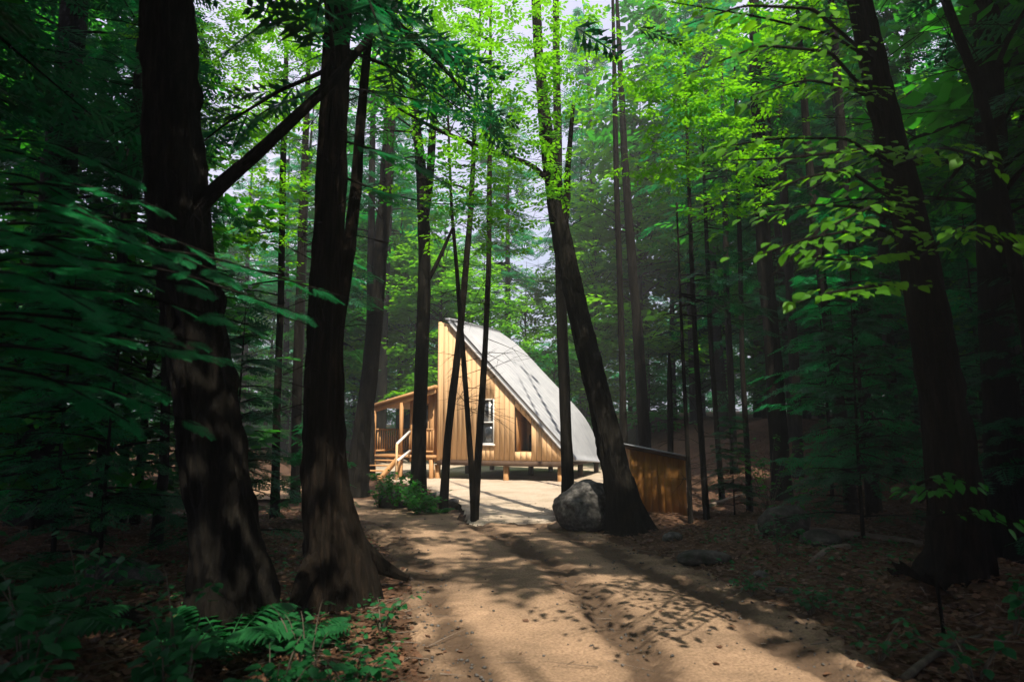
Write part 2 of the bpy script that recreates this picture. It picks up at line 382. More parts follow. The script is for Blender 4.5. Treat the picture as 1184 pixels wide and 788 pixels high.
def t_leaf():
    """one broad pointed leaf, folded along its midrib, ten faces"""
    xs = [0, .12, .35, .6, .82, 1.0]; ws = [0, .2, .33, .29, .15, 0]; V = []; Q = []
    for x, w_ in zip(xs, ws):
        z = -.18 * x * x; V += [(x, -w_, z + w_ * .22), (x, 0, z), (x, w_, z + w_ * .22)]
    for i in range(5):
        k = i * 3; Q += [(k, k + 1, k + 4, k + 3), (k + 1, k + 2, k + 5, k + 4)]
    return np.array(V, float), np.array(Q)
LEAF = t_leaf()

# sunlit places: the leaves between these and the sun are missing (gaps in the canopy)
BEAM = [((0.6, 5.0, 0), 1.0), ((1.5, 5.2, 0), .95), ((-.05, 5.9, 0), .65), ((2.2, 4.7, 0), .75), ((.1, 4.3, 0), .8), ((1.0, 4.0, 0), .9),  ((.5, 6.5, 0), .4), ((2.2, 5.9, 0), .3), ((-.4, 9.2, 0), .35), ((.7, 8.2, 0), .3), ((-.1, 10.6, 0), .4), ((-1.3, 10.4, 0), .35), ((1.1, 9.6, 0), .3), ((2.5, 6.9, 0), .25), ((-.7, 7.7, 0), .25), ((-1.25, 6.6, 0), .3),
        ((1.5, 3.8, 2.9), .85), ((2.1, 4.2, 3.2), .8), ((1.8, 3.8, 2.4), .7), ((1.2, 3.8, 3.6), .8), ((2.4, 5.0, 3.6), .7), ((-1.6, 3.6, 2.5), .2), ((-1.0, 3.9, 2.45), .25), ((-2.5, 3.5, 2.7), .3), ((-3.6, 11, 6), 1.2), ((-2.9, 11, 8), 1.2), ((2.2, 22.5, 2), 2.8),
        ((.4, 14.6, 0), 1.9), ((-.9, 16.5, 0), 2.1), ((.8, 17.5, 0), 2.3), ((-.5, 19.5, 0), 2.2), ((-1.6, 22.4, 1.6), 3.0), ((-.2, 21.9, 1.8), 3.0), ((1.0, 21.5, 1.2), 2.8), ((-1.8, 22, 4), 2.6), ((4.2, 14.3, .5), 1.0), ((5.0, 16.5, .9), 1.2), ((-6.3, 18.6, 0), 1.3), ((-5.0, 16.2, 0), 1.1), ((-7.5, 20.5, 0), 1.3), ((-20, 33, .5), 2.0), ((2.0, 23, 3), 2.3), ((-4, 23, 1.5), 2.0),
        ((.3, 11, 8), 1.6), ((-.4, 11, 5.6), 1.0), ((3.0, 8.5, 6.0), 1.6), ((5.5, 17, .8), 1.1), ((2.6, 11.8, .9), .25), ((2.8, 4.4, .4), .25)]
BP = np.array([b[0] for b in BEAM], float); BR = np.array([b[1] for b in BEAM], float)
def beam_clear(P, rng, pad=0.):
    ok = np.ones(len(P), bool)
    for p, r in zip(BP, BR):
        d = P - p; t = d @ SUN; dist = np.linalg.norm(d - t[:, None] * SUN, axis=1)
        ok &= ~((t > .15) & (dist < (r + pad) * rng.uniform(.75, 1.15, len(P))))
    return ok
def beam_hit(P, R):
    """does a ball at P of radius R reach into a beam"""
    for p, r in zip(BP, BR):
        d = P - p; t = d @ SUN
        if t > .3 and np.linalg.norm(d - t * SUN) < r + R: return True
    return False

def branch_tubes(B, D, L, R, droop):
    """thin tapered drooping limbs as 3-sided tubes, 4 rings"""
    N_ = len(B); S = np.linspace(0, 1, 4); side = norm(np.cross(D, np.array([0, 0, 1.]))); up = np.cross(side, D)
    V = []
    for s in S:
        c = B + D * (L * s)[:, None] + np.array([0, 0, -1.]) * (droop * L * s * s)[:, None]
        for k in range(3):
            a = k * 2.0944; V.append(c + (side * math.cos(a) + up * math.sin(a)) * (R * (1 - .85 * s))[:, None])
    V = np.stack(V, 1)
    q = []
    for i in range(3):
        for k in range(3): q.append((i * 3 + k, i * 3 + (k + 1) % 3, i * 3 + 3 + (k + 1) % 3, i * 3 + 3 + k))
    q = np.array(q)[None] + (np.arange(N_) * 12)[:, None, None]
    return V.reshape(-1, 3), q.reshape(-1, 4)

def tube(pts, rad, seg=10, bark=0., flare=0., seed=0, lobes=5):
    pts = np.asarray(pts, float); rad = np.asarray(rad, float)
    T = norm(np.gradient(pts, axis=0)); A = norm(np.cross(T, np.array([0, 1., 0.01]))); Bn = np.cross(T, A)
    ang = np.linspace(0, 2 * math.pi, seg, endpoint=False)
    s = np.concatenate([[0], np.cumsum(np.linalg.norm(np.diff(pts, axis=0), axis=1))])
    AA, SS = np.meshgrid(ang, s)
    r = rad[:, None] * np.ones_like(AA)
    if bark:
        cx = np.cos(AA) * 2.6; cy = np.sin(AA) * 2.6
        ridge = np.abs(vnoise(cx * 2.6 + SS * .9 + seed, cy * 2.6 + SS * .45, seed)) - .5 + .5 * vnoise(AA * 6.37 + seed, SS * 6, seed + 3)
        r = r * (1 + bark * ridge + .05 * vnoise(cx + SS * 1.3, cy, seed + 5))
    if flare:
        ph = seed * 1.7
        r = r * (1 + flare * np.exp(-SS / .32) * (.55 + .6 * np.maximum(0, np.cos(AA * lobes + ph + .8 * np.sin(AA + ph)))))
    V = pts[:, None, :] + A[:, None, :] * (r * np.cos(AA))[..., None] + Bn[:, None, :] * (r * np.sin(AA))[..., None]
    n = len(pts); idx = np.arange(n * seg).reshape(n, seg); nx = np.roll(idx, -1, 1)
    q = np.stack([idx[:-1], nx[:-1], nx[1:], idx[1:]], -1).reshape(-1, 4)
    V = V.reshape(-1, 3); V = np.concatenate([V, pts[-1:]])
    tp = np.stack([idx[-1], nx[-1], np.full(seg, len(V) - 1)], -1)
    return V, q, tp
def smooth_path(P, R, step):
    P = np.asarray(P, float); R = np.asarray(R, float)
    s = np.concatenate([[0], np.cumsum(np.linalg.norm(np.diff(P, axis=0), axis=1))]); n = max(6, int(s[-1] / step))
    t = np.linspace(0, s[-1], n); Q = np.stack([np.interp(t, s, P[:, k]) for k in range(3)], 1); r = np.interp(t, s, R)
    for _ in range(max(2, int(.3 / step) + 2)):
        Q[1:-1] = (Q[:-2] + Q[1:-1] * 2 + Q[2:]) / 4; r[1:-1] = (r[:-2] + r[1:-1] * 2 + r[2:]) / 4
    return Q, r

def crown_conifer(axis, z0, z1, Lmax, nb, rng, tmpl, cut=False, sl=.75, per=8, dens=1., off=None):
    """axis(z)->xy of the stem. returns foliage (v,q) and wood (v,q)"""
    u = rng.uniform(0, 1, nb) ** .85; z = z0 + (z1 - z0) * u; az = rng.uniform(0, 2 * math.pi, nb)
    L = (Lmax * (1 - u) ** .75 + .25) * rng.uniform(.65, 1.1, nb); el = np.radians(rng.uniform(-8, 18, nb) + 15 * u)
    D = np.stack([np.cos(az) * np.cos(el), np.sin(az) * np.cos(el), np.sin(el)], 1)
    B = np.concatenate([axis(z), z[:, None]], 1); dr = .22
    kb = np.ones(nb, bool)
    if cut and off is not None:
        for q_ in (.35, .65, .95): kb &= beam_clear(B + D * (L * q_)[:, None] + off, rng, -.05)
    wood = branch_tubes(B[kb], D[kb], L[kb] * .95, .008 + .011 * L[kb], dr)
    s = np.tile(np.linspace(.22, 1.0, per), (nb, 1)) + rng.uniform(-.05, .05, (nb, per))
    sg = np.where(np.arange(per) % 2, 1, -1)[None] * np.radians(rng.uniform(25, 65, (nb, per))) * (s < .93)
    P = B[:, None] + D[:, None] * (L[:, None] * s)[..., None]; P[..., 2] -= dr * L[:, None] * s * s
    a2 = az[:, None] + sg; X = np.stack([np.cos(a2), np.sin(a2), -.12 - .35 * s + rng.uniform(-.1, .15, s.shape)], -1)
    SL = sl * (L[:, None] / Lmax * .5 + .6) * (1.15 - .45 * s) * rng.uniform(.75, 1.25, s.shape)
    P = P.reshape(-1, 3); X = X.reshape(-1, 3); SL = SL.ravel()
    k = rng.uniform(0, 1, len(P)) < dens
    if cut: k &= beam_clear(P + (0 if off is None else off), rng, sl * .38)
    P, X, SL = P[k], X[k], SL[k]
    Z = np.array([0, 0, 1.]) + rng.normal(0, .28, P.shape)
    return stamp(tmpl, P, X, Z, SL, rng), wood
def stamp(tmpl, P, X, Z, SL, rng):
    vs, fs, n = [], [], 0; ch = rng.integers(0, len(tmpl), len(P))
    for i, (tv, tf) in enumerate(tmpl):
        k = ch == i
        if not k.any(): continue
        v, f = place(tv, tf, P[k], X[k], Z[k], SL[k]); vs.append(v); fs.append(f + n); n += len(v)
    if not vs: return np.zeros((0, 3)), np.zeros((0, tmpl[0][1].shape[1]), int)
    return np.concatenate(vs), np.concatenate(fs)
def crown_broad(axis, z0, z1, Lmax, nb, rng, tmpl, cut=False, sl=.5, per=14, off=None, spread=.35):
    u = rng.uniform(0, 1, nb); z = z0 + (z1 - z0) * .82 * u; az = rng.uniform(0, 2 * math.pi, nb)
    L = Lmax * (np.sin(np.clip(.25 + u * .75, 0, 1) * math.pi * .85) * .8 + .3) * rng.uniform(.6, 1.1, nb); el = np.radians(rng.uniform(5, 35, nb) + 25 * u)
    D = np.stack([np.cos(az) * np.cos(el), np.sin(az) * np.cos(el), np.sin(el)], 1)
    B = np.concatenate([axis(z), z[:, None]], 1); dr = .15
    kb = np.ones(nb, bool)
    if cut and off is not None:
        for q_ in (.35, .65, .95): kb &= beam_clear(B + D * (L * q_)[:, None] + off, rng, -.05)
    wood = branch_tubes(B[kb], D[kb], L[kb] * .95, .01 + .013 * L[kb], dr)
    s = rng.uniform(.25, 1.05, (nb, per)); P = B[:, None] + D[:, None] * (L[:, None] * s)[..., None]; P[..., 2] -= dr * L[:, None] * s * s
    P = P + rng.normal(0, 1, P.shape) * (np.array([spread, spread, spread * .35]) * (.3 + s[..., None]))
    a2 = az[:, None] + rng.normal(0, .9, s.shape); X = np.stack([np.cos(a2), np.sin(a2), rng.uniform(-.4, .15, s.shape)], -1).reshape(-1, 3)
    P = P.reshape(-1, 3); SL = sl * rng.uniform(.7, 1.3, len(P)); k = np.ones(len(P), bool)
    if cut: k = beam_clear(P + (0 if off is None else off), rng, sl * .4)
    P, X, SL = P[k], X[k], SL[k]; Z = np.array([0, 0, 1.]) + rng.normal(0, .3, P.shape)
    return stamp(tmpl, P, X, Z, SL, rng), wood
def dead_twigs(axis, z0, z1, n, rng, lmax=1.1, rad=.008):
    z = rng.uniform(z0, z1, n); az = rng.uniform(0, 2 * math.pi, n); el = np.radians(rng.uniform(-25, 30, n))
    D = np.stack([np.cos(az) * np.cos(el), np.sin(az) * np.cos(el), np.sin(el)], 1); L = rng.uniform(.25, lmax, n)
    B = np.concatenate([axis(z), z[:, None]], 1)
    v1, q1 = branch_tubes(B, D, L, np.full(n, rad), rng.uniform(-.05, .25, n))
    # one fork on each
    B2 = B + D * (L * .5)[:, None]; D2 = norm(D + rng.normal(0, .5, D.shape)); v2, q2 = branch_tubes(B2, D2, L * .5, np.full(n, rad * .6), np.full(n, .1))
    return np.concatenate([v1, v2]), np.concatenate([q1, q2 + len(v1)])

def make_tree(name, label, base, P, R, seg=12, bark=.1, flare=.6, mb='bark', crowns=(), twigs=0, twz=(1, 6), extra=(), group=None, step=.12, cat='tree', seed=1, lobes=5, twl=1.1):
    """P world points of the stem from the ground up. crowns: (kind, z0, z1, Lmax, nb, sl, per, material, cut, template)"""
    rng = np.random.default_rng(seed * 101 + 7)
    base = np.asarray(base, float); P = np.asarray(P, float) - base
    root = empty(name, base, 0, label, cat, group)
    Q, r = smooth_path(P, R, step)
    v, q, t = tube(Q, r, seg, bark, flare, seed, lobes)
    V = [v]; Qs = [q]; Ts = [t]; n = len(v)
    for (EP, ER) in extra:
        eq, er = smooth_path(np.asarray(EP, float) - base, ER, step); v, q, t = tube(eq, er, max(8, seg // 2), bark, 0, seed + 3)
        V.append(v); Qs.append(q + n); Ts.append(t + n); n += len(v)
    def axis(z): return np.stack([np.interp(z, Q[:, 2], Q[:, 0]), np.interp(z, Q[:, 2], Q[:, 1])], 1)
    if twigs:
        v, q = dead_twigs(axis, twz[0], twz[1], twigs, rng, twl); V.append(v); Qs.append(q + n); n += len(v)
    for (kind, z0, z1, Lm, nb, sl_, per, ml, cut, tm) in crowns:
        fn = crown_conifer if kind == 'c' else crown_broad
        (fv, fq), (wv, wq) = fn(axis, z0, z1, Lm, nb, rng, tm, cut, sl_, per, off=base)
        V.append(wv); Qs.append(wq + n); n += len(wv)
        if len(fq): link_mesh('crown', fv, fq, M[ml], root)
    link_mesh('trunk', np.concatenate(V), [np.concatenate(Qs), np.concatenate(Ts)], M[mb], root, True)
    return root

def px_tree(name, label, Y, pts, top, top_off=(0, 0), base_drop=.25, **kw):
    """pts: (px, py, width px) from the ground up, all at distance Y; carried on up to height top"""
    P = []; R = []
    for (px, py, w_) in pts:
        p = at(px, py, Y); P.append(p); R.append(w_ / 2 * (p[1] / math.cos(TH)) / F * .98)
    P = np.array(P); x, y = P[0][0], Y
    zg = H1(x, y); P[0][2] = zg - base_drop
    d = P[-1] - P[-2]; d = d / max(d[2], .05)
    lean = np.array([np.clip(d[0], -.2, .2) * .5, 0, 1])
    if top > P[-1][2]:
        hh = top - P[-1][2]; e = P[-1] + lean * hh * .5 + np.array([top_off[0] * .5, top_off[1] * .5, 0]); e2 = P[-1] + lean * hh + np.array([*top_off, 0])
        P = np.vstack([P, e, e2]); R += [R[-1] * .7, .02]
    base = np.array([x, y, zg])
    return make_tree(name, label, base, P, R, **kw)

# ------------------------------------------------------------------ cabin
AL = math.radians(20)
CA = np.array([-2.45, 22.78, 0.0]); EX = np.array([math.cos(AL), -math.sin(AL), 0]); EY = np.array([math.sin(AL), math.cos(AL), 0])
def cloc(px, py, yl=0.):
    """photo point -> cabin coordinates (u along the gable, yl, z) on the plane yl behind the gable"""
    r = ray(px, py); o = np.array([0, 0, CZ]); t = ((CA + EY * yl - o) @ EY) / (r @ EY); p = o + r * t - CA
    return np.array([p @ EX, yl, p[2]])
cabin = empty('cabin', CA, -AL, 'small pale pine cabin with a steep grey metal roof beyond the sandy yard', 'cabin')
zf = cloc(506, 531)[2]; W = cloc(650, 531)[0]; zt = cloc(511, 371)[2]
DEP = 5.4
# roof surface between the near rake (front) and the far rake
def rakeN(s): return cloc(519 + (663 - 519) * s, 370 + (531.5 - 370) * s, -.10)
FP = np.array([(576, 384), (602, 401), (624, 426), (644, 447), (661, 465), (678, 484), (689, 507), (699, 534)], float)
def rakeF(s):
    k = s * (len(FP) - 1); px = np.interp(k, range(len(FP)), FP[:, 0]); py = np.interp(k, range(len(FP)), FP[:, 1]); return cloc(px, py, DEP)
ns = 30; S_ = np.linspace(0, 1, ns)
Nn = np.array([rakeN(s) for s in S_]); Ff = np.array([rakeF(s) for s in S_])
for _ in range(4): Ff[1:-1] = (Ff[:-2] + 2 * Ff[1:-1] + Ff[2:]) / 4
Vv = []; Hh = []
NR = 18
for i in range(NR):
    a = i / NR; b = (i + 1) / NR; e = .007; Vv += [a + .0005, a + e, a + e * 1.8, b - .001]; Hh += [.075, .075, 0, 0]
Vv = np.array(Vv); Hh = np.array(Hh)
G = Nn[:, None] * (1 - Vv)[None, :, None] + Ff[:, None] * Vv[None, :, None]
nrm = norm(np.cross(np.gradient(G, axis=1), np.gradient(G, axis=0)))
if nrm[..., 2].mean() < 0: nrm = -nrm
top = G + nrm * Hh[None, :, None]; bot = G - nrm * .06
m, nV = G.shape[:2]; idx = np.arange(m * nV).reshape(m, nV)
def quads(ix): return np.stack([ix[:-1, :-1], ix[:-1, 1:], ix[1:, 1:], ix[1:, :-1]], -1).reshape(-1, 4)
q1 = quads(idx); q2 = quads(idx)[:, ::-1] + m * nV
rim = np.concatenate([idx[0, :], idx[1:, -1], idx[-1, ::-1][1:], idx[::-1, 0][1:-1]]); r2 = np.roll(rim, -1)
q3 = np.stack([rim, r2, r2 + m * nV, rim + m * nV], -1)
roof = link_mesh('roof', np.concatenate([top.reshape(-1, 3), bot.reshape(-1, 3)]), np.concatenate([q1, q2, q3]), M['metal'], cabin)
# fascia boards under the near rake
mb = MB()
for i in range(ns - 1):
    a, b = Nn[i] + (0, .005, -.065), Nn[i + 1] + (0, .005, -.065)
    mb.hexa([a + (0, 0, -.11), b + (0, 0, -.11), b + (0, 0, 0), a + (0, 0, 0)], [a + (0, .04, -.11), b + (0, .04, -.11), b + (0, .04, 0), a + (0, .04, 0)])
mb.build('fascia', M['wood_grey'], roof)
mb = MB()   # soffit strip between fascia and wall
a, b = Nn[0] + (0, .042, -.10), Nn[-1] + (0, .042, -.10)
mb.hexa([a + (0, 0, -.02), b + (0, 0, -.02), b, a], [a + (0, .05, -.02), b + (0, .05, -.02), b + (0, .05, 0), a + (0, .05, 0)])
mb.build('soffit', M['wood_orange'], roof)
mb = MB(); R0 = Nn[0] + (-.03, 0, .03); R1 = Ff[0] + (-.03, 0, .03); mb.bar(R0, R1, .22, .09); mb.build('ridge_cap', M['metal'], roof)
# gable wall, board by board
def ztop(u): return np.interp(u, [0, Nn[0][0], Nn[-1][0]], [zt - .02, Nn[0][2] - .16, Nn[-1][2] - .16])
win = [cloc(556, 513), cloc(571.5, 461)]; wu0, wz0, wu1, wz1 = win[0][0], win[0][2], win[1][0], win[1][2]
AP = [cloc(595, 522), cloc(595, 469.5), cloc(614.5, 490), cloc(614.5, 522)]
au0, au1, az0 = AP[0][0], AP[3][0], AP[0][2]
def atop(u): return np.interp(u, [au0, au1], [AP[1][2], AP[2][2]])
cuts = [0.]
for a in (wu0, wu1, au0, au1, W):
    n = max(1, round((a - cuts[-1]) / .17)); cuts += list(np.linspace(cuts[-1], a, n + 1)[1:])
mb = MB(); bk = MB()
def slab(mb, u0, u1, za0, za1, zb0, zb1, y0, y1):
    if za1 - za0 < .01 and zb1 - zb0 < .01: return
    mb.hexa([(u0, y0, za0), (u1, y0, zb0), (u1, y0, zb1), (u0, y0, za1)], [(u0, y1, za0), (u1, y1, zb0), (u1, y1, zb1), (u0, y1, za1)])
for u0, u1 in zip(cuts[:-1], cuts[1:]):
    mid = (u0 + u1) / 2; j = random.uniform(0, .006)
    for (tgt, g0, y0, y1) in ((mb, .007, -j, .03), (bk, 0, .03, .12)):
        a, b = u0 + g0, u1 - g0; ta, tb = max(zf + .02, ztop(a)), max(zf + .02, ztop(b))
        if wu0 < mid < wu1: slab(tgt, a, b, zf, wz0, zf, wz0, y0, y1); slab(tgt, a, b, wz1, ta, wz1, tb, y0, y1)
        elif au0 < mid < au1: slab(tgt, a, b, zf, az0, zf, az0, y0, y1); slab(tgt, a, b, atop(a), ta, atop(b), tb, y0, y1)
        else: slab(tgt, a, b, zf, ta, zf, tb, y0, y1)
def board_mat():
    m = M['wood_raw'].copy(); N = m.node_tree.nodes; L = m.node_tree.links; b = N['Principled BSDF']
    src = b.inputs['Base Color'].links[0].from_socket
    g = N.new('ShaderNodeNewGeometry'); mr = N.new('ShaderNodeMapRange'); mr.inputs[3].default_value = .9; mr.inputs[4].default_value = 1.05
    L.new(g.outputs['Random Per Island'], mr.inputs[0]); mx = N.new('ShaderNodeMix'); mx.data_type = 'RGBA'; mx.blend_type = 'MULTIPLY'; mx.inputs['Factor'].default_value = 1
    L.new(src, mx.inputs['A']); L.new(mr.outputs[0], mx.inputs['B']); L.new(mx.outputs['Result'], b.inputs['Base Color']); return m
M['boards'] = board_mat()
wall = mb.build('wall', M['boards'], cabin); bk.build('wall_backing', M['wood_dark'], wall)
mb = MB(); mb.box(-.02, .09, -.03, .0, zf - .02, zt - .03); mb.build('corner_board', M['wood_raw'], wall)
# hidden left wall and back wall
mb = MB(); mb.box(0, .1, .125, DEP, zf, zt - .05)
mb.hexa([(0.1, DEP - .1, zf), (Ff[-1][0] - .1, DEP - .1, zf), (Ff[-1][0] - .1, DEP - .1, zf + .02), (.1, DEP - .1, Ff[0][2] - .3)], [(0.1, DEP, zf), (Ff[-1][0] - .1, DEP, zf), (Ff[-1][0] - .1, DEP, zf + .02), (.1, DEP, Ff[0][2] - .3)])
mb.build('wall', M['boards'], cabin)
# window, two sashes
fr = MB(); t_ = .03; zm = (wz0 + wz1) / 2 - .03
for b_ in ((wu0, wu0 + t_, wz0, wz1), (wu1 - t_, wu1, wz0, wz1), (wu0 + t_, wu1 - t_, wz0, wz0 + t_), (wu0 + t_, wu1 - t_, wz1 - t_, wz1), (wu0 + t_, wu1 - t_, zm - .015, zm + .025)): fr.box(b_[0], b_[1], -.035, .07, b_[2], b_[3])
wnd = empty('window', (0, 0, 0)); wnd.parent = cabin
fr.build('frame', M['white'], wnd)
p_ = MB().box(wu0 + t_, wu1 - t_, .03, .05, wz0 + t_, zm - .03).build('pane', M['glass'], wnd); MB().box(wu0 + t_, wu1 - t_, .01, .03, zm + .04, wz1 - t_).build('pane', M['glass'], wnd)
MB().box(wu1 - .19, wu1 - .13, -.012, .008, zm + .04, wz1 - t_).build('glazing_bar', M['white'], wnd)
MB().box(wu0 - .05, wu1 + .05, -.09, -.0355, wz0 - .05, wz0).build('sill', M['white'], wnd)
# recess cut into the gable, lined with orange boards
rc = MB(); D_ = 1.1
rc.hexa([(au0, .125, az0), (au0 + .03, .125, az0), (au0 + .03, .125, atop(au0)), (au0, .125, atop(au0))], [(au0, D_, az0), (au0 + .03, D_, az0), (au0 + .03, D_, atop(au0)), (au0, D_, atop(au0))])
rc.box(au1 - .03, au1, .125, D_, az0, AP[2][2]); rc.box(au0 + .03, au1 - .03, .125, D_, az0 - .03, az0)
rc.hexa([(au0, D_, az0), (au1, D_, az0), (au1, D_, AP[2][2]), (au0, D_, AP[1][2])], [(au0, D_ + .05, az0), (au1, D_ + .05, az0), (au1, D_ + .05, AP[2][2]), (au0, D_ + .05, AP[1][2])])
rc.hexa([(au0, .125, AP[1][2]), (au1, .125, AP[2][2]), (au1, .125, AP[2][2] + .03), (au0, .125, AP[1][2] + .03)], [(au0, D_, AP[1][2]), (au1, D_, AP[2][2]), (au1, D_, AP[2][2] + .03), (au0, D_, AP[1][2] + .03)])
o = rc.build('recess', M['wood_orange'], cabin); o['label'] = 'orange board lined recess with a slanted top'
MB().box(au0 + .14, au1 - .06, D_ - .05, D_ - .01, az0 + .0, az0 + .52).build('door', M['inside'], o)  # dark panel at the back of the recess, coloured as its dark interior
# floor frame and piers
fb = MB(); fb.box(-.02, W + .22, -.02, .10, zf - .17, zf - .005); fb.box(-.02, .12, .10, DEP, zf - .17, zf - .005); fb.box(W - .1, W + .1, .10, DEP, zf - .17, zf - .005); fb.box(0.12, W - .1, .12, DEP, zf - .06, zf - .005)
fb.build('floor_beam', M['wood_dark'], cabin)
for (px) in (503, 583, 646):
    u = cloc(px, 540)[0]
    for yy in (.12, 2.6, 5.0):
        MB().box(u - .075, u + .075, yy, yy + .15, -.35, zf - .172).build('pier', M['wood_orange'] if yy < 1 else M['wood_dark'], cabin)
for k, u in enumerate((W + .9, W + 1.5)): MB().box(u, u + .12, 2.0 + k, 2.12 + k, -.1, zf - .02).build('pier', M['wood_dark'], cabin)
MB().hexa([(W + .12, .3, zf - .10), (Nn[-1][0] - .05, .0, zf - .10), (Nn[-1][0] - .05, .0, zf - .03), (W + .12, .3, zf - .03)], [(W + .12, DEP, zf - .10), (Ff[-1][0] - .05, DEP, zf - .10), (Ff[-1][0] - .05, DEP, zf - .03), (W + .12, DEP, zf - .03)]).build('eave_beam', M['wood_dark'], cabin)
# porch wing on the left, set back
YP = .35
def P2(px, py, y=YP): return cloc(px, py, y)
a = P2(473, 531); b = P2(507, 531); ta = P2(473, 457)[2]; tb = P2(507, 447)[2]; dz0 = P2(493, 519)[2]; dz1 = P2(503, 466)[2]; d0, d1 = P2(495.5, 0)[0], P2(503.5, 0)[0]
mb = MB(); n = 9; us = sorted(list(np.linspace(a[0], d0, 5)) + list(np.linspace(d1, min(b[0], -.03), 3)) + list(np.linspace(d0, d1, 4)[1:-1]))
for u0, u1 in zip(us[:-1], us[1:]):
    if u1 - u0 < .02: continue
    f = lambda u: ta + (tb - ta) * (u - a[0]) / (b[0] - a[0])
    if d0 - .01 < (u0 + u1) / 2 < d1 + .01: slab(mb, u0 + .004, u1 - .004, dz1, f(u0), dz1, f(u1), YP, YP + .1)
    else: slab(mb, u0 + .004, u1 - .004, zf - .1, f(u0), zf - .1, f(u1), YP, YP + .1)
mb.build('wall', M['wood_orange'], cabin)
dr = MB().box(d0, d1, YP + .03, YP + .07, zf - .05, dz1).build('door', M['wood_orange'], cabin)
MB().box(d0 + .05, d1 - .05, YP + .015, YP + .03, P2(500, 497)[2], dz1 - .06).build('pane', M['glass'], dr)
pr = MB(); q0 = P2(436, 471, .2); q1_ = P2(508, 449, .2); q0[1] = -.2; q1_[1] = -.2
pr.hexa([q0, q1_ * (0, 1, 1) + (-.04, 0, 0), q1_ * (0, 1, 1) + (-.04, 0, .10), q0 + (0, 0, .10)], [q0 + (0, 3.2, 0), q1_ * (0, 1, 1) + (-.04, 3.2, 0), q1_ * (0, 1, 1) + (-.04, 3.2, .10), q0 + (0, 3.2, .10)])
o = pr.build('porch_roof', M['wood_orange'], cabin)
bm_ = MB(); bm_.bar(q0 + (.05, .12, -.09), (-.06, -.08, q1_[2] - .09), .06, .15); bm_.build('porch_beam', M['wood_orange'], o)
dz = P2(470, 525)[2]; ud = P2(436, 530)[0]
dk = MB(); dk.box(ud, -.03, -.15, YP - .005, dz - .09, dz); dk.box(ud, a[0] - .01, YP, 3., dz - .09, dz); dk.build('deck', M['wood_orange'], cabin)
for u in (ud + .05, a[0] - .16, -.25): MB().box(u, u + .12, -.12, .0, -.3, dz - .092).build('deck_post', M['wood_orange'], cabin)
for (u, y, z) in ((ud + .06, -.12, q0[2] - .02), (ud + .06, 2.6, q0[2] - .02), (a[0] - .14, -.12, q0[2] + .25)): MB().box(u, u + .1, y, y + .1, dz, z - .1).build('porch_post', M['wood_orange'], cabin)
def railing(p, q, h=.85, nb=10):
    r = MB(); p = np.array(p, float); q = np.array(q, float)
    r.bar(p + (0, 0, h), q + (0, 0, h), .09, .045); r.bar(p + (0, 0, .12), q + (0, 0, .12), .05, .06)
    for t in np.linspace(0, 1, nb): c = p + (q - p) * t; r.bar(c + (0, 0, .15), c + (0, 0, h - .025), .035, .035)
    r.build('railing', M['wood_orange'], cabin)
railing((ud + .17, 2.6, dz), (a[0] - .2, 2.6, dz)); railing((ud + .06, .1, dz), (ud + .06, 2.5, dz), nb=16); railing((-1.0, -.08, dz), (-.12, -.08, dz), nb=9)
st = MB(); u0 = P2(455, 0)[0]; u1 = P2(478, 0)[0]; ns_ = 4
for i in range(ns_): st.box(u0, u1, -.16 - .28 * (i + 1), -.16 - .28 * i - .01, dz - (dz) * (i + 1) / (ns_ + 1) - .04, dz - dz * (i + 1) / (ns_ + 1))
for u in (u0 - .05, u1 + .005): st.bar((u + .02, -.17, dz - .14), (u + .02, -1.35, .0), .04, .2)
o = st.build('stair', M['wood_orange'], cabin)
hr = MB(); hr.bar(P2(459, 513, -1.2), P2(474, 498.5, -.1), .06, .07); hr.build('handrail', M['white'], o)
hr = MB(); hr.bar(P2(460, 532, -1.3), P2(474, 521, -.2), .06, .07); hr.build('handrail', M['white'], o)
for (p, y) in (((459, 513), -1.2),):
    c = P2(*p, y); MB().box(c[0] - .03, c[0] + .03, y - .03, y + .03, -.1, c[2]).build('newel_post', M['wood_raw'], o)

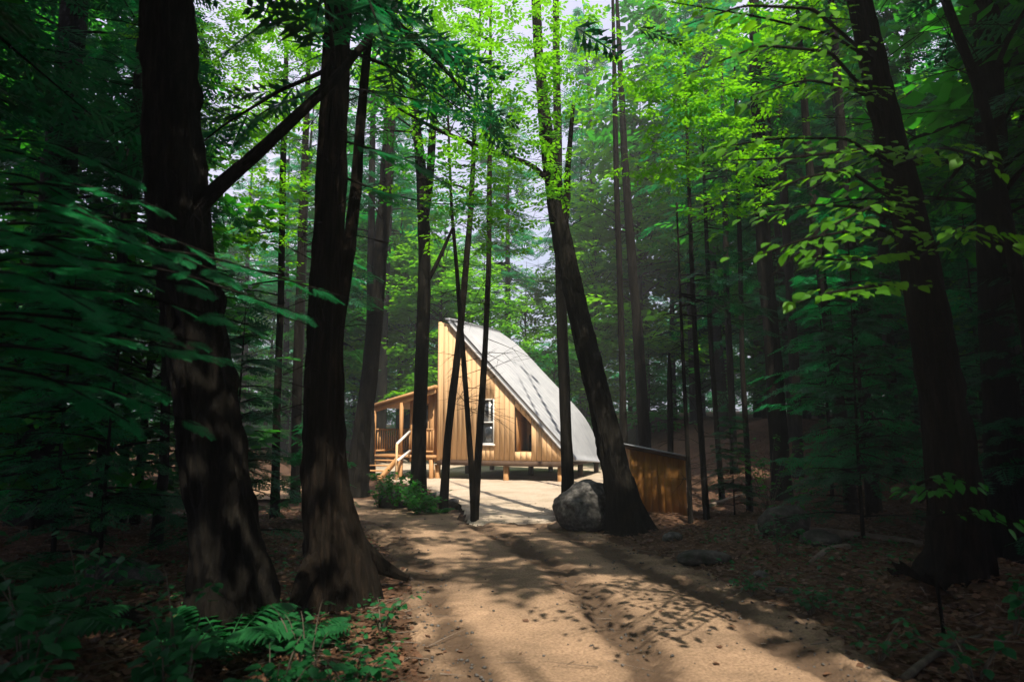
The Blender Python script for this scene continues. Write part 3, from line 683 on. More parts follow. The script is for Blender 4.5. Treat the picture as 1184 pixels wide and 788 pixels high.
# ------------------------------------------------------------------ plank shed on the right
def shed():
    Y = 12.3; bl = at(731, 603, Y); br = at(793, 605, Y); x0, x1 = bl[0], br[0]; z0 = H1((x0 + x1) / 2, Y) - .12
    tl = at(731, 516, Y)[2]; tr = at(793, 528, Y)[2]; rt = empty('plank_shed', ((x0 + x1) / 2, Y, z0), math.radians(-5), 'low shed of orange stained planks with a slanting metal lid right of the leaning trunk', 'shed')
    x0 -= (bl[0] + br[0]) / 2; x1 -= (bl[0] + br[0]) / 2; tl -= z0; tr -= z0; D = 1.15
    f = lambda x: tl + (tr - tl) * (x - x0) / (x1 - x0)
    m_ = MB(); us = np.linspace(x0, x1, 9)
    for a, b in zip(us[:-1], us[1:]): j = random.uniform(0, .008); slab(m_, a + .002, b - .002, 0, f(a), 0, f(b), -j, .025)
    us = np.linspace(.03, D, 9)
    for xx, s in ((x0, 1), (x1, -1)):
        for a, b in zip(us[:-1], us[1:]):
            j = random.uniform(0, .008) * s; xa, xb = sorted((xx - j, xx + .024 * s)); m_.box(xa, xb, a + .003, b - .003, 0, f(xx) - .004)
    m_.box(x0 + .03, x1 - .03, D - .03, D, 0, f(x1) - .01)
    m_.build('wall', M['wood_shed'], rt)
    for xx in (x0 - .012, x1 - .045): MB().box(xx, xx + .06, -.035, -.01, 0, f(xx) - .01).build('corner_post', M['wood_shed'], rt)
    r = MB(); e = .12
    a0, b0 = x0 - e, x1 + .04
    r.hexa([(a0, -.14, f(a0) + .01), (b0, -.14, f(b0) + .01), (b0, -.14, f(b0) + .035), (a0, -.14, f(a0) + .035)], [(a0, D + .1, f(a0) + .01), (b0, D + .1, f(b0) + .01), (b0, D + .1, f(b0) + .035), (a0, D + .1, f(a0) + .035)])
    o = r.build('roof', M['metal'], rt)
    r = MB(); 
    r.hexa([(a0 + .02, -.12, f(a0) - .05), (b0 - .02, -.12, f(b0) - .05), (b0 - .02, -.12, f(b0) + .008), (a0 + .02, -.12, f(a0) + .008)], [(a0 + .02, -.09, f(a0) - .05), (b0 - .02, -.09, f(b0) - .05), (b0 - .02, -.09, f(b0) + .008), (a0 + .02, -.09, f(a0) + .008)])
    r.build('trim', M['wood_dark'], o)
shed()

# ------------------------------------------------------------------ rocks, logs
def rock(name, label, c, s, rz=0, seed=0, m='rock', cat='rock', amp=.16, sub=4, group=None, tilt=0):
    import bmesh
    bm = bmesh.new(); bmesh.ops.create_icosphere(bm, subdivisions=sub, radius=1); v = np.array([p.co[:] for p in bm.verts]); f = np.array([[q.index for q in t.verts] for t in bm.faces]); bm.free()
    n = v.copy(); d = 0
    for k, (fr, a) in enumerate(((1.1, 1), (2.6, .45), (6, .18), (13, .08))): d = d + a * (vnoise(n[:, 0] * fr + seed * 3.1 + n[:, 2] * fr * .7, n[:, 1] * fr + n[:, 2] * fr * .6, seed + k))
    v = v * (1 + amp * d)[:, None]; v = np.sign(v) * np.abs(v) ** .9
    v = v * np.array(s); ct, sn = math.cos(tilt), math.sin(tilt); v = np.stack([v[:, 0] * ct - v[:, 2] * sn, v[:, 1], v[:, 0] * sn + v[:, 2] * ct], 1)
    o = link_mesh(name, v, f, M[m], None, True); o.location = c; o.rotation_euler = (0, 0, rz); tag(o, label, cat, group); return o
p = at(675, 583, 11.3); rock('boulder', 'big rounded grey granite boulder at the foot of the leaning trunk', (p[0], p[1] + .05, .36), (.46, .42, .40), .4, 6, amp=.2, tilt=.35, sub=5, cat='boulder')
p = flat(812, 652); rock('flat_stone', 'flat stone lying at the right edge of the road below the shed', (p[0], p[1], .08), (.32, .2, .09), .1, 5, 'rock_moss')
p = at(905, 605, 9.6); rock('mossy_rock', 'hunched dark mossy rock lying in the shade of the right bank', (p[0], 9.6, H1(p[0], 9.6) + .18), (.38, .28, .24), .5, 8, 'rock_moss')
p = at(948, 625, 9.0); rock('mossy_rock', 'low mossy rock right of the hunched one on the bank', (p[0], 9.0, H1(p[0], 9.0) + .1), (.3, .22, .14), 1.5, 9, 'rock_moss')
p = at(150, 640, 7.2); rock('pale_rock', 'pale split rock under the ferns left of the big trunk', (p[0], 7.2, H1(p[0], 7.2) + .1), (.36, .2, .19), .5, 12, 'rock', tilt=-.35)
p = at(462, 560, 14.6); rock('mossy_rock', 'rounded dark rock beneath the ferns on the mound before the porch', (p[0], 14.6, H1(p[0], 14.6) + .1), (.42, .3, .28), .2, 14, 'rock_moss')
for i, (px, py, s, l) in enumerate(((505, 577, .14, 'reddish stone just left of the thin twin stems'), (524, 583, .11, 'smaller reddish stone at the front tip of the mound'), (880, 672, .07, 'fist sized pale stone on the right verge'), (905, 688, .05, 'small pale stone below the fist sized one on the right verge'), (778, 628, .12, 'stone among roots between the leaning trunk and the shed'))):
    x, y = flat(px, py); rock('stone', l, (x, y, H1(x, y) + s * .3), (s * 1.3, s, s * .7), i, 20 + i, 'rock', sub=3)
def log(name, label, p, q, r0, r1, m='wood_grey', seed=0, bend=.0, cat='log', sink=.3):
    p = np.array([*p, H1(*p) + r0 * (1 - sink)]); q = np.array([*q, H1(*q) + r1 * (1 - sink)]); b = empty(name, p, 0, label, cat)
    t = np.linspace(0, 1, 14)[:, None]; c = (q - p) * t + np.array([0.2, 1, .3]) * bend * np.sin(t * math.pi)
    v, f, tp = tube(c, r0 + (r1 - r0) * t[:, 0], 14, .14, 0, seed)
    v = np.concatenate([v, c[:1]]); cap = np.stack([np.roll(np.arange(14), -1), np.arange(14), np.full(14, len(v) - 1)], -1)
    link_mesh('stem', v, [f, np.concatenate([tp, cap])], M[m], b, True)
    rng = np.random.default_rng(seed); v, f = dead_twigs(lambda z: np.zeros((len(z), 2)), 0, .01, 3, rng, .4, .012); k = rng.integers(3, 11); v = v + c[k]
    link_mesh('broken_branch', v, f, M[m], b)
log('fallen_log', 'dark rotting log along the front edge of the ferny mound', flat(468, 573), flat(530, 590), .10, .07, 'bark_red', 1)
log('fallen_log', 'grey log lying across the slope in the right woods behind the rocks', (3.4, 9.8), (5.2, 8.9), .09, .05, 'wood_grey', 2, .1)
log('fallen_log', 'thin leaning dead stem among roots right of the mossy rocks', (4.1, 8.6), (3.2, 7.6), .05, .025, 'wood_grey', 3, .1)
log('fallen_log', 'rusty brown log lying low left of the wide left trunk', (-3.6, 5.7), (-2.5, 5.1), .07, .045, 'bark_red', 4, .1)
log('fallen_log', 'mossy log half buried in the far left undergrowth', (-5.6, 7.6), (-3.7, 7.0), .1, .06, 'moss', 5)
log('fallen_log', 'bare pole lying on the sunlit slope right of the shed', (3.9, 14.0), (6.2, 15.6), .05, .03, 'wood_grey', 6)
log('fallen_log', 'crooked dead branch on the forest edge at bottom right', (2.5, 4.6), (3.35, 5.1), .028, .014, 'bark_pale', 7, .06)
# ------------------------------------------------------------------ the trees one can tell apart
C = lambda z0, z1, L, nb, sl=.75, per=8, m='needle_dark', cut=True, t=HEM: ('c', z0, z1, L, nb, sl, per, m, cut, t)
B = lambda z0, z1, L, nb, sl=.5, per=14, m='leaf', cut=True, t=LSP: ('b', z0, z1, L, nb, sl, per, m, cut, t)
px_tree('hemlock_tree', 'dark trunk of medium width at the far left edge among shaded brush', 11.5, [(45, 600, 60), (47, 500, 46), (60, 300, 40), (75, 120, 34), (88, 0, 30)], 17, seg=20, flare=.4, crowns=[C(5.5, 17, 2.6, 55)], twigs=30, twz=(2, 6), seed=31)
t2 = px_tree('hemlock_tree', 'widest dark trunk on the left with one long limb rising to the right', 5.5,
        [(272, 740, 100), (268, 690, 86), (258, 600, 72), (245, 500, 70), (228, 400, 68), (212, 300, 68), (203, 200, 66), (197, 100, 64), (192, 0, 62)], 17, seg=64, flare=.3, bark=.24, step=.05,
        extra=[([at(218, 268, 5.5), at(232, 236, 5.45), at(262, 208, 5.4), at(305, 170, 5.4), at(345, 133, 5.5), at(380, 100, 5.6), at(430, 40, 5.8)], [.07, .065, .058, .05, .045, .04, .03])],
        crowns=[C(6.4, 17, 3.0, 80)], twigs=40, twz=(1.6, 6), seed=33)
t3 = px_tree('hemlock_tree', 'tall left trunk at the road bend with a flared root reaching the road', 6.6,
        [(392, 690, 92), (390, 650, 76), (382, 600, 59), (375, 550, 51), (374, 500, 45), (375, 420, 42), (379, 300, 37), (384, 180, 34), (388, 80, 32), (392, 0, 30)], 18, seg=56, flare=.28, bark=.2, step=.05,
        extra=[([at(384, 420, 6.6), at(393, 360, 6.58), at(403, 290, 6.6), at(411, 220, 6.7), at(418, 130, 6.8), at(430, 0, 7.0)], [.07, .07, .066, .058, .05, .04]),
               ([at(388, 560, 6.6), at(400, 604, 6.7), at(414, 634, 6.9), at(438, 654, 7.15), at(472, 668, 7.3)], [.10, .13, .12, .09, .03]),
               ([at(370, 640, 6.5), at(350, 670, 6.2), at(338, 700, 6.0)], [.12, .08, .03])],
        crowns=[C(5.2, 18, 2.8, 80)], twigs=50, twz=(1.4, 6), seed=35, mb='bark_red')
px_tree('hemlock_tree', 'slender trunk with pale bark right behind the road bend trunk', 17.5, [(412, 560, 30), (418, 500, 22), (428, 430, 19), (437, 330, 18), (446, 220, 16), (450, 150, 14)], 16, seg=14, flare=.4, crowns=[C(7, 16, 2.2, 50)], twigs=20, twz=(2, 8), seed=37)
px_tree('pine_tree', 'thin straight trunk between the road bend trunk and the forked one', 23, [(428, 545, 12), (428, 400, 10), (430, 200, 8)], 19, seg=8, crowns=[C(8, 18, 2.2, 45, cut=True)], twigs=24, twz=(3, 9), seed=38)
px_tree('maple_tree', 'forked trunk standing on the ferny mound before the porch', 14.2,
        [(484, 566, 22), (484, 520, 17), (487, 430, 16), (491, 320, 15), (490, 260, 15), (489, 215, 15), (480, 130, 9), (474, 40, 8)], 15, seg=16, flare=.4, bark=.1,
        extra=[([at(490, 250, 14.2), at(497, 205, 14.2), at(501, 140, 14.2), at(510, 40, 14.3)], [.12, .09, .08, .05]), ([at(492, 330, 14.2), at(505, 305, 14.2), at(514, 285, 14.2), at(524, 262, 14.3)], [.05, .045, .04, .03])],
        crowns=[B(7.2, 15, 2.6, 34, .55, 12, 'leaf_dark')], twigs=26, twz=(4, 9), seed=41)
px_tree('birch_sapling', 'thin trunk tilted right at the front left corner of the cabin', 13.6, [(512, 566, 11), (518, 500, 9.5), (528, 420, 9), (536, 340, 8), (544, 250, 7)], 10.5, seg=10, flare=.3, crowns=[B(5.5, 10.5, 1.5, 20, .45, 9, 'leaf_dark')], twigs=26, twz=(2, 7), seed=43, mb='bark_red', twl=.8)
px_tree('birch_sapling', 'thin left stem of the close pair in front of the gable', 12.4, [(549, 592, 8), (545, 540, 7), (540, 470, 6.5), (534, 390, 6), (528, 310, 5), (522, 240, 4)], 8.5, seg=8, flare=.2, crowns=[B(4.5, 8.4, 1.1, 12, .4, 7, 'leaf')], twigs=40, twz=(1.8, 5.5), seed=44, mb='bark_red', twl=.9)
px_tree('birch_sapling', 'straight right stem of the close pair crossing the gable window', 12.5, [(548, 592, 10), (552, 540, 9), (556, 480, 8), (561, 400, 7), (565, 310, 6.5), (566, 200, 6)], 11, seg=10, flare=.3, crowns=[B(5.5, 10.8, 1.6, 20, .45, 9, 'leaf')], twigs=60, twz=(1.8, 7), seed=45, mb='bark_red', twl=1.2)
px_tree('hemlock_tree', 'straight dark trunk rising behind the boulder in front of the roof', 12.8, [(658, 592, 19), (656, 540, 15), (653, 460, 13.5), (650, 380, 13), (647, 300, 12), (645, 200, 11), (644, 120, 10)], 14, seg=14, flare=.3, crowns=[C(5.8, 14, 1.9, 60, .6)], twigs=36, twz=(3, 7), seed=47, lobes=3)
t10 = px_tree('maple_tree', 'big dark trunk leaning left beside the boulder', 10.9,
        [(730, 624, 66), (727, 606, 46), (720, 575, 36), (712, 540, 32), (703, 500, 30), (689, 445, 28), (674, 380, 26), (660, 325, 25), (645, 250, 22), (636, 190, 19), (628, 120, 14), (622, 50, 12)], 12.5, seg=48, flare=.4, bark=.2, step=.06, lobes=4,
        extra=[([at(650, 275, 10.9), at(655, 235, 10.8), at(657, 190, 10.7), at(663, 120, 10.6)], [.08, .06, .05, .03]), ([at(640, 215, 10.9), at(615, 190, 10.7), at(560, 172, 10.4), at(505, 150, 10.1), at(460, 125, 9.8)], [.05, .04, .035, .03, .015]),
               ([at(728, 612, 10.8), at(745, 622, 10.6), at(768, 629, 10.4)], [.13, .08, .03])],
        crowns=[B(6.6, 12.8, 2.4, 26, .45, 12, 'leaf')], twigs=40, twz=(3.5, 8), seed=49)
px_tree('hemlock_tree', 'narrow trunk close behind the leaning one on its right side', 16.2, [(722, 560, 11), (720, 450, 8), (717, 330, 7.5), (713, 220, 7), (711, 120, 6)], 14.5, seg=12, crowns=[C(5.6, 14.4, 1.9, 70, .6)], twigs=30, twz=(3, 8), seed=51)
px_tree('pine_tree', 'thicker trunk rising just behind the low plank shed', 17.5, [(748, 560, 17), (744, 480, 14), (737, 380, 12), (730, 290, 11), (722, 180, 9)], 15, seg=12, crowns=[C(8, 15, 2.0, 50, .65)], twigs=44, twz=(3, 9), seed=52)
# thin poles of the right woods
poles = [(818, 612, 11.8, [(818, 612, 8), (812, 520, 7), (806, 430, 6.5), (801, 340, 5.5), (797, 230, 5)], 8.5, 'thin dark pole just right of the shed corner post'),
         (799, 620, 11.4, [(799, 620, 6), (797, 560, 5.5), (793, 480, 5), (789, 400, 4), (786, 330, 3)], 5.5, 'very thin short pole against the right side of the shed'),
         (775, 545, 15, [(775, 560, 7), (775, 500, 7), (774, 430, 6)], 3.3, 'broken off stub of a dead pole behind the shed lid'),
         (836, 585, 14.5, [(836, 590, 7), (829, 500, 6), (822, 400, 6), (817, 280, 5)], 9, 'second slim pole right of the shed, on the sunlit slope'),
         (868, 600, 13.2, [(868, 612, 8), (864, 520, 7), (858, 420, 6), (856, 300, 6)], 9, 'slim pole where the sunlit slope turns dark'),
         (850, 560, 17.5, [(850, 575, 9), (846, 460, 8), (840, 340, 7), (838, 200, 7)], 12, 'far slim pole at the top of the sunlit slope'),
         (905, 585, 14, [(905, 600, 24), (900, 500, 21), (893, 400, 19), (884, 300, 18), (878, 180, 17), (874, 60, 16)], 13, 'dark medium trunk right of the sunlit slope'),
         (925, 560, 16, [(925, 590, 13), (921, 480, 12), (915, 360, 11), (905, 200, 10)], 12, 'dark slim trunk next to the medium one on the right slope'),
         (975, 560, 12.6, [(986, 600, 16), (976, 500, 13), (965, 430, 12), (952, 340, 11), (940, 240, 10), (930, 120, 9)], 11, 'slanting slim trunk midway to the big right trunk'),
         (1010, 560, 12, [(1012, 600, 17), (1004, 500, 15), (992, 380, 14), (978, 220, 13)], 12, 'upright trunk just left of the big right trunk'),
         (1035, 560, 15, [(1040, 600, 14), (1030, 450, 13), (1022, 300, 12)], 12, 'dim upright trunk half hidden by the big right trunk')]
tpole = []; tleft = []
for i, (bx, by, Y, pts, top, lb) in enumerate(poles):
    w_ = pts[0][2]; stub = top < 4
    cr = [] if stub else ([C(top * .62, top, 1.1 + top * .06, 46, .5, 7, 'needle_dark')] if i % 2 else [B(top * .6, top, 1.3, 18, .42, 9, 'leaf_dark')])
    tpole.append(px_tree('dead_stub' if stub else ('young_hemlock' if i % 2 else 'maple_sapling'), lb, Y, pts, top, seg=10, flare=.3, crowns=cr, twigs=10 if stub else 30, twz=(.6, top * .7), seed=60 + i, twl=.8 if Y < 13 else .9))
t17 = px_tree('maple_tree', 'big right trunk leaning left with its sunlit left edge low down', 6.4,
        [(1092, 740, 112), (1096, 700, 88), (1106, 640, 60), (1104, 580, 50), (1098, 510, 48), (1088, 450, 46), (1076, 380, 43), (1064, 310, 40), (1048, 240, 37), (1035, 180, 34), (1018, 110, 31), (1003, 40, 28), (994, 0, 27)], 15, seg=48, flare=.35, bark=.2, step=.05,
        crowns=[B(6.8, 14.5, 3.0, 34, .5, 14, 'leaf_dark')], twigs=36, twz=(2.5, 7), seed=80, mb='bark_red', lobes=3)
px_tree('maple_tree', 'curved slim trunk arching at the far right edge', 6.0, [(1215, 640, 20), (1205, 500, 17), (1192, 400, 16), (1172, 300, 15), (1155, 210, 13), (1138, 120, 12), (1112, 50, 11), (1085, -20, 10)], 11, seg=24, flare=.3, crowns=[B(6.5, 11, 2.2, 24, .5, 12, 'leaf_dark')], twigs=24, twz=(2.5, 6), seed=81)
px_tree('hemlock_tree', 'dark shaded trunk standing at the far right edge', 7.8, [(1165, 650, 48), (1160, 500, 38), (1150, 350, 34), (1145, 150, 32), (1140, 0, 30)], 16, seg=24, flare=.4, crowns=[C(3.4, 16, 2.8, 100, .7)], twigs=20, twz=(1.5, 5), seed=82)
left_poles = [(118, 10.5, [(112, 620, 17), (122, 500, 13), (134, 380, 12), (150, 200, 11)], 11, 'slim dark trunk left of the wide trunk'), (143, 12, [(140, 600, 12), (146, 500, 10), (150, 350, 9)], 9, 'thin pole left of the wide trunk, nearer to it'),
              (75, 13, [(72, 580, 9), (88, 490, 8), (104, 400, 7), (118, 300, 6)], 7, 'thin slanting pole beside the far left trunk'), (183, 9.5, [(178, 640, 15), (190, 540, 11), (192, 420, 10), (190, 300, 9)], 8, 'thin dark stem against the left side of the wide trunk'),
              (322, 12.5, [(318, 600, 11), (320, 480, 9), (325, 340, 8), (327, 200, 8)], 11, 'slim trunk seen between the two big left trunks'), (340, 16, [(342, 575, 12), (344, 420, 11), (350, 250, 10)], 13, 'far slim trunk left of the road bend trunk')]
for i, (bx, Y, pts, top, lb) in enumerate(left_poles):
    tleft.append(px_tree('young_hemlock', lb, Y, pts, top, seg=10, flare=.3, crowns=[C(top * .35, top, 1.5, 50, .55, 7, 'needle_dark')], twigs=36, twz=(.8, top * .6), seed=90 + i))

# ------------------------------------------------------------------ foreground boughs
def bough(V, Q, FV, FQ, pts, r0, kind, rng, n, ln, off):
    P = np.array([at(*p) for p in pts]) - off; c, r = smooth_path(P, np.linspace(r0 * (1.25 if np.linalg.norm(P[0] - P[-1]) > 2.4 else 1), .003, len(P)), .05)
    v, q, t = tube(c, r, 6); V.append(v); Q.append(q + sum(len(a) for a in V[:-1]))
    s = rng.uniform(.12, 1, n) ** .8; k = (s * (len(c) - 1)).astype(int); T = norm(np.gradient(c, axis=0))[k]; side = norm(np.cross(T, (0, 0, 1.)))
    sg = np.where(np.arange(n) % 2, 1, -1)[:, None]; tip = (s > .93)[:, None]
    if kind == 'h':
        X = norm(T + side * sg * rng.uniform(.5, 1.1, (n, 1)) * (~tip) + np.array([0, 0, -.22])); L_ = ln * (1.15 - .55 * s) * rng.uniform(.7, 1.2, n)
        Z = np.array([0, -.25, 1.]) + rng.normal(0, .15, X.shape); v, f = stamp(HEM_NEAR, c[k], X, Z, L_, rng)
    else:
        X = norm(T * .7 + side * sg * rng.uniform(.4, 1.2, (n, 1)) * (~tip) + np.stack([np.zeros(n), np.zeros(n), rng.uniform(-.65, .05, n)], 1)); L_ = ln * rng.uniform(.45, 1.2, n)
        Z = np.array([-.1, -.35, 1.]) + rng.normal(0, .28, X.shape); P2_ = c[k] + X * .02 + side * sg * rng.uniform(0, .16, (n, 1)) + rng.normal(0, .02, X.shape)
        v, f = place(*LEAF, P2_, X, Z, L_)
    FV.append(v); FQ.append(f + sum(len(a) for a in FV[:-1]))
def bough_tree(name, label, base, stem, boughs, kind, n, ln, ml, mb, seed, cat='tree'):
    rng = np.random.default_rng(seed)
    if isinstance(name, str):
        b = np.array([base[0], base[1], H1(*base[:2])]); rt = empty(name, b, 0, label, cat)
        c, r = smooth_path(np.array(stem, float) - b, np.linspace(stem_r[0], stem_r[1], len(stem)), .08)
        v, q, t = tube(c, r, 12, .1); V = [v]; Q = [q]
    else: rt = name; b = np.array(rt.location); V = []; Q = []
    FV = []; FQ = []
    for pts in boughs: bough(V, Q, FV, FQ, pts, .014, kind, rng, n, ln, b)
    link_mesh('trunk' if isinstance(name, str) else 'limb', np.concatenate(V), np.concatenate(Q), M[mb], rt, True); link_mesh('crown', np.concatenate(FV), np.concatenate(FQ), M[ml], rt)
    return rt
stem_r = (.07, .02)
LB = []
_r = np.random.default_rng(9)
for (y0, y1, xe, Y0) in ((250, 205, 110, 3.6), (270, 215, 190, 3.5), (300, 235, 150, 3.3), (280, 255, 250, 3.6), (310, 262, 200, 3.2), (330, 280, 280, 3.5), (300, 300, 400, 3.9), (320, 318, 350, 3.7), (350, 315, 240, 3.2), (360, 345, 290, 3.4), (380, 345, 190, 3.1),
                       (400, 375, 230, 3.3), (400, 395, 260, 3.6), (430, 415, 200, 3.2), (450, 440, 150, 3.3), (470, 450, 230, 3.8), (230, 175, 80, 3.8), (200, 170, 160, 4.0), (320, 270, 90, 2.9), (360, 320, 110, 2.8), (430, 370, 100, 2.9)):
    LB.append([(-170, y0 + 20, Y0 + .1), (-170 + (xe + 170) * .4, (y0 + y1) / 2 - 28, Y0), (-170 + (xe + 170) * .72, y1 - 4, Y0 - .1), (xe, y1 + _r.uniform(18, 48), Y0 - .2)])
bough_tree('young_hemlock', 'young hemlock at the left edge with feathery boughs across the two big left trunks', (-3.4, 3.5), [(-3.4, 3.5, 0), (-3.35, 3.5, 2), (-3.35, 3.5, 4), (-3.3, 3.5, 5.5)], LB,
    'h', 26, .25, 'needle', 'bark', 5)
bough_tree(t3, None, None, None,
    [[(392, 40, 6.6), (350, 20, 6.2), (300, 30, 5.8), (260, 62, 5.4)], [(392, 0, 6.6), (420, -20, 5), (430, 10, 4), (445, 48, 3.6)], [(390, 10, 6.6), (380, -30, 5), (370, 0, 4.2), (365, 30, 3.8)], [(388, 100, 6.6), (450, 108, 6.5), (510, 122, 6.4), (560, 146, 6.3)],
     [(388, 90, 6.6), (350, 110, 6.5), (300, 130, 6.3), (270, 170, 6.1)], [(386, 160, 6.6), (440, 175, 6.5), (480, 188, 6.4), (520, 214, 6.3)], [(390, 20, 6.6), (440, 10, 6.2), (480, 20, 6), (520, 50, 5.9)], [(386, 200, 6.6), (440, 222, 6.6), (500, 236, 6.6), (560, 236, 6.6)]],
    'h', 40, .25, 'needle', 'bark', 6)
bough_tree(t17, None, None, None,
    [[(1036, 190, 6.4), (1000, 172, 4.6), (920, 182, 3.8), (830, 186, 3.5)], [(1056, 280, 6.4), (1010, 262, 4.6), (930, 276, 3.7), (850, 305, 3.4)], [(1046, 240, 6.4), (1020, 232, 4.8), (960, 262, 4.0), (890, 320, 3.8)],
     [(1022, 130, 6.4), (960, 60, 4.6), (880, 52, 3.8), (800, 84, 3.5)], [(1010, 70, 6.4), (940, 10, 4.4), (860, 6, 3.8), (790, 30, 3.6)], [(1066, 330, 6.4), (1010, 330, 4.8), (960, 338, 4.0), (920, 350, 3.8)],
     [(1046, 240, 6.4), (980, 196, 4.8), (930, 205, 3.9), (870, 230, 3.7)], [(1060, 300, 6.4), (1110, 262, 4.8), (1140, 270, 4.2), (1180, 290, 4.0)], [(1036, 190, 6.4), (1090, 170, 4.8), (1130, 180, 4.2), (1160, 200, 4.1)],
     [(1020, 120, 6.4), (980, 100, 4.8), (930, 92, 4.2), (870, 110, 4.0)], [(1010, 70, 6.4), (960, 40, 5.4), (880, 20, 4.8), (760, 0, 4.7)], [(1056, 290, 6.4), (1000, 300, 4.8), (960, 300, 4.2), (900, 290, 4.0)],
     [(1050, 260, 6.4), (1000, 240, 5.0), (940, 236, 4.6), (860, 250, 4.4)], [(1040, 200, 6.4), (980, 160, 5.2), (900, 160, 4.8), (820, 172, 4.6)]],
    'b', 58, .10, 'leaf', 'bark', 7)
stem_r = (.014, .008)
bough_tree('beech_sapling', 'small sapling with drooping leaves in the dark before the big right trunk', (3.15, 5.2), [(3.15, 5.2, 0), (3.1, 5.2, .8), (3.1, 5.2, 1.4), (3.1, 5.2, 1.9)],
    [[(1060, 560, 5.2), (1090, 545, 5.1), (1110, 548, 5.0), (1130, 565, 4.9)], [(1065, 580, 5.2), (1080, 560, 5.0), (1075, 560, 4.9), (1060, 575, 4.8)], [(1065, 600, 5.2), (1110, 590, 5.1), (1150, 592, 5.0), (1180, 605, 4.9)]],
    'b', 22, .09, 'leaf_dark', 'bark', 8)
# bright clumps of maple leaves high in the middle, on a slender stem
def clump_tree(name, label, Y, pts, top, clumps, n, sl, ml, seed, r_jit=.35):
    rt = name if not isinstance(name, str) else px_tree(name, label, Y, pts, top, seg=8, flare=.2, twigs=20, twz=(2, top), seed=seed, mb='bark')
    base = np.array(rt.location); rng = np.random.default_rng(seed); P = []
    for (px, py, yy, rr) in clumps:
        c = at(px, py, yy); R = rr / F * yy; k = int(n * (rr / 60) ** 2)
        P.append(c - base + np.clip(rng.normal(0, .5, (k, 3)), -1.1, 1.1) * R * np.array([1, 1, .8]))
    P = np.concatenate(P); P[:, 2] = np.round(P[:, 2] / .32) * .32 + rng.normal(0, .05, len(P))
    P = P[beam_clear(P + base, rng, -.9)]
    a = rng.uniform(0, 2 * math.pi, len(P)); X = np.stack([np.cos(a), np.sin(a), rng.uniform(-.4, .1, len(P))], 1); Z = np.array([0, 0, 1.]) + rng.normal(0, .3, P.shape)
    v, f = stamp(LSP, P, X, Z, sl * rng.uniform(.7, 1.3, len(P)), rng); link_mesh('crown', v, f, M[ml], rt); return rt
clump_tree(t10, None, 0, None, 0,
    [(610, 50, 10, 80), (560, 90, 10, 65), (650, 95, 9.6, 60), (690, 60, 10, 50), (530, 30, 10.5, 55), (600, 150, 9.6, 50), (545, 170, 9.5, 50), (540, 232, 9.4, 45), (590, 258, 9.4, 46), (570, 215, 9.6, 40), (640, 215, 9.8, 30), (490, 95, 9.8, 50), (450, 90, 9.8, 40), (620, 190, 9.8, 36), (700, 20, 10, 55), (650, 20, 10.3, 60), (500, 20, 10.3, 60), (590, 0, 10.5, 60), (690, 130, 10, 40), (660, 60, 10, 45)], 85, .34, 'leaf', 101)
clump_tree(tpole[0], None, 0, None, 0,
    [(790, 40, 8.8, 70), (760, 90, 8.8, 55), (830, 95, 8.6, 60), (870, 40, 8.5, 60), (800, 170, 8.8, 55), (760, 190, 9.0, 40), (860, 170, 8.6, 50), (920, 90, 8.6, 50), (730, 30, 9.4, 60), (740, 110, 9.4, 45), (930, 20, 8.6, 50), (800, 110, 8.6, 50), (850, 230, 8.8, 45)], 85, .32, 'leaf', 103)
clump_tree(tleft[4], None, 0, None, 0,
    [(300, 60, 11, 70), (330, 130, 11, 55), (270, 140, 11, 55), (320, 220, 11.3, 60), (280, 270, 11.3, 50), (240, 50, 11, 65), (340, 20, 11, 60), (240, 150, 12, 40)], 130, .36, 'leaf', 104)

# ------------------------------------------------------------------ low plants
def plant(name, label, base, h, nst, nl, ll, ml, seed, group=None, cat='plant', spread=.35, low=.25):
    rng = np.random.default_rng(seed); b = np.array([base[0], base[1], H1(*base)]); rt = empty(name, b, 0, label, cat, group); V = []; Q = []; n0 = 0; P = []; X = []; Ls = []
    for i in range(nst):
        a = rng.uniform(0, 6.28); tip = np.array([math.cos(a) * spread * rng.uniform(.2, 1), math.sin(a) * spread * rng.uniform(.2, 1), h * rng.uniform(.6, 1)])
        t = np.linspace(0, 1, 6)[:, None]; c = tip * t; c[:, 2] = tip[2] * np.sin(t[:, 0] * 1.45) / np.sin(1.45); c[0, 2] = -.04
        v, q, _ = tube(c, np.linspace(.007, .002, 6), 5); V.append(v); Q.append(q + n0); n0 += len(v)
        s = rng.uniform(low, 1, nl); aa = rng.uniform(0, 6.28, nl); p = np.stack([np.interp(s, t[:, 0], c[:, k]) for k in range(3)], 1)
        x = np.stack([np.cos(aa), np.sin(aa), rng.uniform(-.45, .25, nl)], 1); P.append(p + x * ll * .25); X.append(x); Ls.append(ll * rng.uniform(.6, 1.15, nl))
    P = np.concatenate(P); X = np.concatenate(X); Ls = np.concatenate(Ls)
    v, f = place(*LEAF, P, X, np.array([0, -.1, 1.]) + rng.normal(0, .25, P.shape), np.stack([Ls, Ls * 1.15, Ls], 1))
    link_mesh('stem', np.concatenate(V), np.concatenate(Q), M['bark_pale'], rt); link_mesh('foliage', v, f, M[ml], rt); return rt
